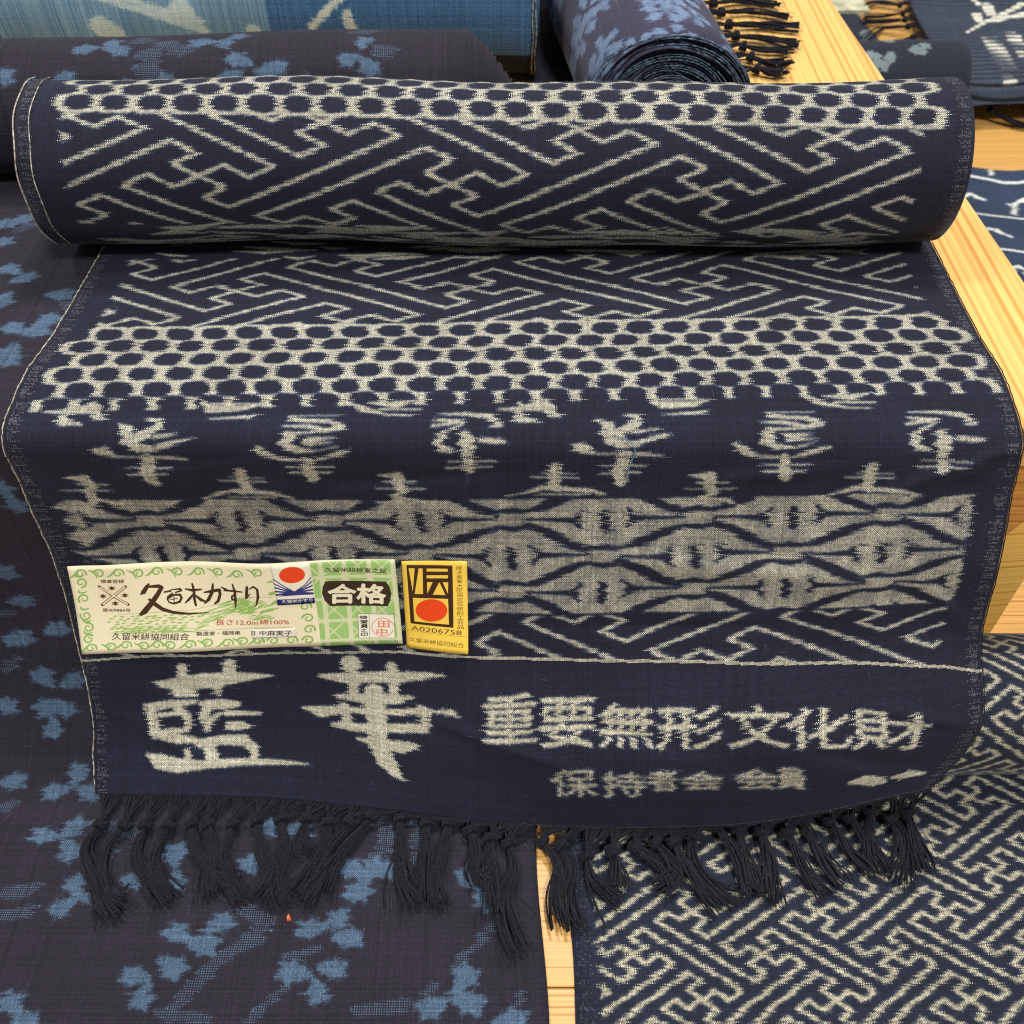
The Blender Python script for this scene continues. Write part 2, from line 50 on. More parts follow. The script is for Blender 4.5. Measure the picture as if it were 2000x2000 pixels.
D['L']['brush'] = [[[32.837,31.535,0.422],[31.961,30.401,0.844],[30.197,28.079,0.984],[28.98,27.217,0.328]],[[32.196,30.394,0.469],[36.912,30.369,0.844],[37.996,29.708,0.844],[35.89,26.606,0.984],[32.99,22.999,1.125],[29.602,19.405,1.219],[27.887,18.134,0.75]],[[32.28,24.599,0.563],[34.329,22.436,0.938],[37.293,19.986,0.844],[41.802,18.284,0.656],[47.868,17.435,0.469],[56.448,17.519,0.141]],[[38.87,27.577,0.375],[41.52,27.926,0.422]],[[41.83,28.444,0.234],[45.641,28.654,0.422],[46.103,27.905,0.422],[43.536,27.133,0.328]],[[42.077,26.857,0.328],[40.217,25.434,0.422],[39.83,24.392,0.422],[42.444,26.11,0.422],[45.273,26.033,0.516],[45.79,24.65,0.516],[44.838,22.939,0.516],[42.364,22.217,0.422],[40.454,22.795,0.328],[39.793,24.13,0.281]],[[40.965,24.045,0.188],[43.857,24.387,0.234]],[[42.613,25.632,0.188],[42.439,22.741,0.188]],[[47.886,28.487,0.328],[50.719,27.778,0.609],[54.638,28.091,0.375]],[[51.112,30.661,0.422],[51.425,27.758,0.609],[51.16,24.082,0.609],[51.454,21.022,0.516]],[[50.668,25.674,0.469],[48.727,23.622,0.563],[47.12,22.298,0.281]],[[51.811,25.38,0.422],[53.909,23.375,0.75],[56.24,22.365,0.234]],[[55.775,26.692,0.328],[58.679,27.191,0.656],[62.551,27.873,0.75],[62.624,25.873,0.656],[61.414,22.75,0.656],[59.73,21.481,0.422]],[[60.066,30.572,0.422],[59.365,27.014,0.703],[57.23,23.39,0.75],[55.46,21.86,0.422]],[[63.755,29.155,0.328],[65.862,27.888,0.609],[66.388,27.558,0.328]],[[64.651,27.658,0.328],[68.656,27.548,0.516],[72.489,27.18,0.328]],[[68.82,30.751,0.328],[69.331,27.266,0.609],[68.978,22.543,0.609],[68.604,19.556,0.188]],[[68.899,25.701,0.328],[67.715,24.944,0.422],[67.55,23.634,0.422],[68.827,23.231,0.328]],[[75.055,29.633,0.563],[74.452,26.6,0.703],[73.917,24.144,0.422],[75.836,26.299,0.234]],[[75.883,28.664,0.234],[77.923,29.922,0.422],[79.416,28.566,0.516],[79.219,24.893,0.609],[78.075,21.244,0.328],[77.27,20.478,0.141]]]
D['L']['vine'] = [[[7.312,36.864,0.422],[7.231,38.155,0.409],[6.378,39.011,0.396],[5.158,39.174,0.383],[4.06,38.673,0.37],[3.468,37.783,0.357],[3.523,36.886,0.344],[4.104,36.314,0.331],[4.905,36.221,0.318],[5.586,36.552,0.305],[5.915,37.096,0.292],[5.845,37.594,0.279],[5.505,37.862,0.266]],[[0.075,35.819,0.188],[1.585,36.41,0.422],[2.974,37.689,0.422],[4.43,39.388,0.234]],[[10.693,37.664,0.422],[11.634,38.751,0.409],[12.948,39.172,0.396],[14.114,38.856,0.383],[14.728,38.014,0.37],[14.642,37.024,0.357],[13.989,36.271,0.344],[13.099,35.993,0.331],[12.342,36.211,0.318],[11.976,36.751,0.305],[12.058,37.343,0.292],[12.455,37.748,0.279],[12.93,37.852,0.266]],[[8.6,39.061,0.188],[9.9,38.392,0.422],[10.941,37.572,0.422],[11.747,35.282,0.234]],[[23.256,36.63,0.422],[23.161,37.921,0.409],[22.3,38.776,0.396],[21.078,38.938,0.383],[19.985,38.438,0.37],[19.402,37.548,0.357],[19.466,36.652,0.344],[20.053,36.079,0.331],[20.855,35.986,0.318],[21.533,36.318,0.305],[21.856,36.861,0.292],[21.781,37.359,0.279],[21.439,37.627,0.266]],[[16.029,35.585,0.188],[17.533,36.175,0.422],[18.909,37.454,0.422],[20.348,39.153,0.234]],[[27.002,36.787,0.422],[27.932,37.873,0.409],[29.243,38.294,0.396],[30.413,37.979,0.383],[31.036,37.136,0.37],[30.96,36.147,0.357],[30.314,35.394,0.344],[29.427,35.116,0.331],[28.668,35.334,0.318],[28.296,35.874,0.305],[28.372,36.466,0.292],[28.764,36.871,0.279],[29.238,36.975,0.266]],[[24.893,38.183,0.188],[26.201,37.514,0.422],[27.251,36.694,0.422],[28.082,34.406,0.234]],[[39.292,36.34,0.422],[39.183,37.631,0.409],[38.312,38.486,0.396],[37.088,38.648,0.383],[36.001,38.148,0.37],[35.427,37.258,0.357],[35.501,36.362,0.344],[36.094,35.79,0.331],[36.897,35.697,0.318],[37.572,36.029,0.305],[37.889,36.572,0.292],[37.809,37.07,0.279],[37.463,37.337,0.266]],[[32.074,35.296,0.188],[33.572,35.886,0.422],[34.935,37.165,0.422],[36.356,38.863,0.234]],[[43.433,36.645,0.422],[44.352,37.73,0.409],[45.658,38.151,0.396],[46.832,37.836,0.383],[47.464,36.994,0.37],[47.398,36.005,0.357],[46.761,35.252,0.344],[45.876,34.974,0.331],[45.115,35.192,0.318],[44.737,35.732,0.305],[44.806,36.324,0.292],[45.195,36.728,0.279],[45.668,36.833,0.266]],[[41.309,38.04,0.188],[42.624,37.371,0.422],[43.684,36.552,0.422],[44.539,34.265,0.234]],[[56.978,35.69,0.422],[56.855,36.98,0.409],[55.974,37.834,0.396],[54.747,37.997,0.383],[53.665,37.496,0.37],[53.101,36.607,0.357],[53.186,35.712,0.344],[53.785,35.14,0.331],[54.59,35.047,0.318],[55.261,35.378,0.305],[55.572,35.921,0.292],[55.486,36.419,0.279],[55.137,36.686,0.266]],[[49.77,34.646,0.188],[51.262,35.236,0.422],[52.61,36.514,0.422],[54.013,38.211,0.234]],[[61.045,36.522,0.422],[61.951,37.607,0.409],[63.253,38.028,0.396],[64.43,37.713,0.383],[65.072,36.871,0.37],[65.018,35.882,0.357],[64.389,35.13,0.344],[63.508,34.852,0.331],[62.744,35.07,0.318],[62.359,35.61,0.305],[62.422,36.201,0.292],[62.806,36.606,0.279],[63.278,36.71,0.266]],[[58.905,37.916,0.188],[60.227,37.248,0.422],[61.297,36.429,0.422],[62.178,34.143,0.234]],[[73.829,35.011,0.422],[73.692,36.3,0.409],[72.801,37.155,0.396],[71.572,37.317,0.383],[70.495,36.816,0.37],[69.941,35.928,0.357],[70.035,35.033,0.344],[70.641,34.461,0.331],[71.447,34.368,0.318],[72.115,34.699,0.305],[72.42,35.242,0.292],[72.329,35.739,0.279],[71.977,36.007,0.266]],[[66.629,33.967,0.188],[68.116,34.557,0.422],[69.451,35.834,0.422],[70.835,37.531,0.234]],[[78.241,36.832,0.422],[79.135,37.916,0.409],[80.431,38.337,0.396],[81.612,38.022,0.383],[82.263,37.181,0.37],[82.22,36.192,0.357],[81.6,35.44,0.344],[80.722,35.163,0.331],[79.955,35.381,0.318],[79.565,35.92,0.305],[79.621,36.511,0.292],[80.0,36.915,0.279],[80.471,37.019,0.266]],[[76.085,38.225,0.188],[77.415,37.558,0.422],[78.493,36.739,0.422],[79.401,34.454,0.234]],[[4.405,30.985,0.422],[5.786,31.7,0.409],[6.489,32.889,0.396],[6.344,34.063,0.383],[5.514,34.797,0.37],[4.396,34.884,0.357],[3.439,34.387,0.344],[2.97,33.582,0.331],[3.078,32.819,0.318],[3.615,32.374,0.305],[4.291,32.351,0.292],[4.813,32.661,0.279],[5.014,33.099,0.266]],[[2.714,37.538,0.188],[2.869,36.215,0.422],[4.558,35.905,0.375],[6.066,36.495,0.188]],[[2.178,24.384,0.422],[1.901,25.694,0.409],[2.514,26.919,0.396],[3.685,27.622,0.383],[4.915,27.615,0.37],[5.75,27.0,0.357],[5.943,26.089,0.344],[5.524,25.266,0.331],[4.753,24.818,0.318],[3.983,24.843,0.305],[3.505,25.233,0.292],[3.437,25.756,0.279],[3.702,26.172,0.266]],[[2.656,30.157,0.188],[2.812,28.834,0.422],[4.509,28.524,0.375],[6.024,29.115,0.188]],[[1.617,18.913,0.422],[1.609,17.548,0.409],[2.445,16.599,0.396],[3.72,16.361,0.383],[4.911,16.827,0.37],[5.595,17.732,0.357],[5.597,18.679,0.344],[5.026,19.315,0.331],[4.191,19.457,0.318],[3.452,19.146,0.305],[3.069,18.592,0.292],[3.107,18.063,0.279],[3.446,17.762,0.266]],[[2.318,22.52,0.188],[2.474,21.197,0.422],[4.179,20.887,0.375],[5.702,21.478,0.188]],[[3.725,14.935,0.422],[5.212,14.765,0.409],[6.138,13.886,0.396],[6.237,12.703,0.383],[5.576,11.685,0.37],[4.501,11.181,0.357],[3.467,11.3,0.344],[2.848,11.898,0.331],[2.8,12.673,0.318],[3.235,13.302,0.305],[3.888,13.578,0.292],[4.46,13.476,0.279],[4.744,13.13,0.266]],[[2.474,16.978,0.188],[2.631,15.656,0.422],[4.342,15.346,0.375],[5.871,15.937,0.188]],[[5.729,9.088,0.422],[4.333,9.508,0.409],[2.916,9.108,0.396],[1.994,8.132,0.383],[1.839,7.01,0.37],[2.404,6.171,0.357],[3.375,5.88,0.344],[4.332,6.157,0.331],[4.922,6.801,0.318],[4.995,7.505,0.305],[4.629,7.989,0.292],[4.066,8.119,0.279],[3.577,7.931,0.266]],[[2.135,11.609,0.188],[2.292,10.286,0.422],[4.01,9.976,0.375],[5.544,10.568,0.188]],[[6.699,2.431,0.422],[6.612,3.784,0.409],[5.699,4.68,0.396],[4.391,4.849,0.383],[3.215,4.323,0.37],[2.579,3.39,0.357],[2.638,2.451,0.344],[3.26,1.851,0.331],[4.119,1.755,0.318],[4.849,2.103,0.305],[5.202,2.672,0.292],[5.127,3.194,0.279],[4.763,3.474,0.266]],[[-0.558,1.502,0.188],[0.843,2.098,0.422],[2.294,3.272,0.422],[3.623,4.872,0.234]],[[10.678,3.416,0.422],[11.686,4.555,0.409],[13.095,4.998,0.396],[14.344,4.668,0.383],[15.002,3.786,0.37],[14.91,2.749,0.357],[14.21,1.959,0.344],[13.256,1.667,0.331],[12.446,1.895,0.318],[12.053,2.461,0.305],[12.141,3.081,0.292],[12.566,3.505,0.279],[13.075,3.615,0.266]],[[8.871,4.68,0.188],[10.057,4.016,0.422],[11.188,3.3,0.422],[11.886,1.121,0.234]],[[21.962,3.186,0.422],[21.862,4.539,0.409],[20.94,5.434,0.396],[19.631,5.603,0.383],[18.461,5.078,0.37],[17.835,4.145,0.357],[17.903,3.206,0.344],[18.531,2.607,0.331],[19.39,2.511,0.318],[20.117,2.858,0.305],[20.463,3.428,0.292],[20.383,3.95,0.279],[20.016,4.23,0.266]],[[14.718,2.258,0.188],[16.113,2.854,0.422],[17.551,4.028,0.422],[18.864,5.626,0.234]],[[25.114,3.561,0.422],[26.111,4.699,0.409],[27.515,5.142,0.396],[28.768,4.812,0.383],[29.434,3.93,0.37],[29.352,2.894,0.357],[28.66,2.104,0.344],[27.709,1.812,0.331],[26.896,2.04,0.318],[26.498,2.605,0.305],[26.58,3.226,0.292],[27.001,3.65,0.279],[27.509,3.76,0.266]],[[23.295,4.824,0.188],[24.488,4.16,0.422],[25.625,3.445,0.422],[26.344,1.266,0.234]],[[35.905,3.239,0.422],[35.792,4.591,0.409],[34.862,5.486,0.396],[33.552,5.655,0.383],[32.386,5.129,0.37],[31.769,4.197,0.357],[31.846,3.259,0.344],[32.48,2.66,0.331],[33.339,2.563,0.318],[34.063,2.911,0.305],[34.404,3.48,0.292],[34.319,4.002,0.279],[33.95,4.281,0.266]],[[28.67,2.311,0.188],[30.059,2.906,0.422],[31.487,4.08,0.422],[32.784,5.678,0.234]],[[36.661,3.676,0.422],[37.649,4.814,0.409],[39.05,5.257,0.396],[40.305,4.927,0.383],[40.978,4.046,0.37],[40.903,3.009,0.357],[40.217,2.22,0.344],[39.269,1.928,0.331],[38.454,2.156,0.318],[38.052,2.721,0.305],[38.13,3.341,0.292],[38.547,3.765,0.279],[39.054,3.875,0.266]],[[34.832,4.939,0.188],[36.03,4.275,0.422],[37.173,3.56,0.422],[37.909,1.382,0.234]],[[49.789,2.871,0.422],[49.663,4.223,0.409],[48.724,5.118,0.396],[47.412,5.287,0.383],[46.251,4.761,0.37],[45.643,3.829,0.357],[45.728,2.891,0.344],[46.367,2.293,0.331],[47.229,2.196,0.318],[47.949,2.543,0.305],[48.285,3.112,0.292],[48.195,3.634,0.279],[47.823,3.914,0.266]],[[42.56,1.944,0.188],[43.944,2.539,0.422],[45.361,3.712,0.422],[46.644,5.31,0.234]],[[52.564,4.045,0.422],[53.54,5.182,0.409],[54.935,5.624,0.396],[56.193,5.295,0.383],[56.876,4.414,0.37],[56.812,3.378,0.357],[56.135,2.589,0.344],[55.19,2.297,0.331],[54.373,2.525,0.318],[53.965,3.09,0.305],[54.036,3.71,0.292],[54.449,4.134,0.279],[54.954,4.243,0.266]],[[50.722,5.307,0.188],[51.926,4.643,0.422],[53.077,3.929,0.422],[53.836,1.751,0.234]],[[65.616,2.611,0.422],[65.476,3.962,0.409],[64.527,4.857,0.396],[63.213,5.025,0.383],[62.058,4.5,0.37],[61.459,3.569,0.357],[61.555,2.631,0.344],[62.2,2.032,0.331],[63.062,1.936,0.318],[63.779,2.283,0.305],[64.109,2.852,0.292],[64.014,3.373,0.279],[63.639,3.653,0.266]],[[58.396,1.684,0.188],[59.774,2.278,0.422],[61.178,3.451,0.422],[62.445,5.048,0.234]],[[67.448,4.019,0.422],[68.413,5.156,0.409],[69.804,5.598,0.396],[71.065,5.269,0.383],[71.756,4.388,0.37],[71.703,3.352,0.357],[71.034,2.563,0.344],[70.092,2.272,0.331],[69.272,2.5,0.318],[68.859,3.065,0.305],[68.923,3.684,0.292],[69.332,4.108,0.279],[69.836,4.217,0.266]],[[65.594,5.28,0.188],[66.805,4.617,0.422],[67.962,3.903,0.422],[68.743,1.726,0.234]],[[79.121,2.99,0.422],[78.969,4.341,0.409],[78.013,5.235,0.396],[76.698,5.404,0.383],[75.547,4.879,0.37],[74.957,3.948,0.357],[75.061,3.01,0.344],[75.711,2.412,0.331],[76.574,2.316,0.318],[77.287,2.663,0.305],[77.612,3.231,0.292],[77.513,3.753,0.279],[77.135,4.032,0.266]],[[71.911,2.063,0.188],[73.283,2.658,0.422],[74.677,3.83,0.422],[75.929,5.427,0.234]],[[78.632,3.149,0.442],[78.48,4.5,0.428],[77.525,5.394,0.415],[76.21,5.563,0.401],[75.059,5.038,0.388],[74.468,4.107,0.374],[74.572,3.169,0.36],[75.223,2.571,0.347],[76.085,2.475,0.333],[76.799,2.822,0.32],[77.124,3.39,0.306],[77.024,3.912,0.292],[76.647,4.191,0.279]],[[80.432,3.816,0.442],[81.387,4.953,0.428],[82.774,5.395,0.415],[84.039,5.066,0.401],[84.738,4.185,0.388],[84.693,3.15,0.374],[84.03,2.362,0.36],[83.091,2.07,0.347],[82.27,2.298,0.333],[81.851,2.862,0.32],[81.91,3.482,0.306],[82.315,3.905,0.292],[82.819,4.015,0.279]],[[93.457,2.923,0.442],[93.292,4.273,0.428],[92.328,5.167,0.415],[91.011,5.336,0.401],[89.865,4.811,0.388],[89.284,3.88,0.374],[89.397,2.943,0.36],[90.053,2.345,0.347],[90.917,2.248,0.333],[91.627,2.596,0.32],[91.947,3.164,0.306],[91.842,3.685,0.292],[91.461,3.964,0.279]],[[95.496,3.528,0.442],[96.44,4.665,0.428],[97.823,5.106,0.415],[99.091,4.777,0.401],[99.799,3.897,0.388],[99.765,2.862,0.374],[99.11,2.074,0.36],[98.173,1.783,0.347],[97.349,2.01,0.333],[96.925,2.575,0.32],[96.978,3.194,0.306],[97.379,3.617,0.292],[97.881,3.727,0.279]],[[100.921,18.79,0.442],[100.752,20.14,0.428],[99.793,21.034,0.415],[98.489,21.203,0.401],[97.358,20.679,0.388],[96.787,19.748,0.374],[96.903,18.811,0.36],[97.556,18.213,0.347],[98.411,18.116,0.333],[99.112,18.463,0.32],[99.425,19.031,0.306],[99.319,19.552,0.292],[98.941,19.832,0.279]],[[96.494,14.121,0.442],[97.43,15.257,0.428],[98.803,15.699,0.415],[100.063,15.369,0.401],[100.766,14.489,0.388],[100.733,13.454,0.374],[100.083,12.666,0.36],[99.153,12.375,0.347],[98.335,12.603,0.333],[97.913,13.167,0.32],[97.965,13.787,0.306],[98.363,14.21,0.292],[98.862,14.319,0.279]],[[101.369,7.775,0.442],[101.198,9.125,0.428],[100.231,10.019,0.415],[98.918,10.188,0.401],[97.778,9.663,0.388],[97.204,8.733,0.374],[97.322,7.796,0.36],[97.979,7.198,0.347],[98.841,7.101,0.333],[99.546,7.448,0.32],[99.862,8.016,0.306],[99.755,8.537,0.292],[99.374,8.817,0.279]]]
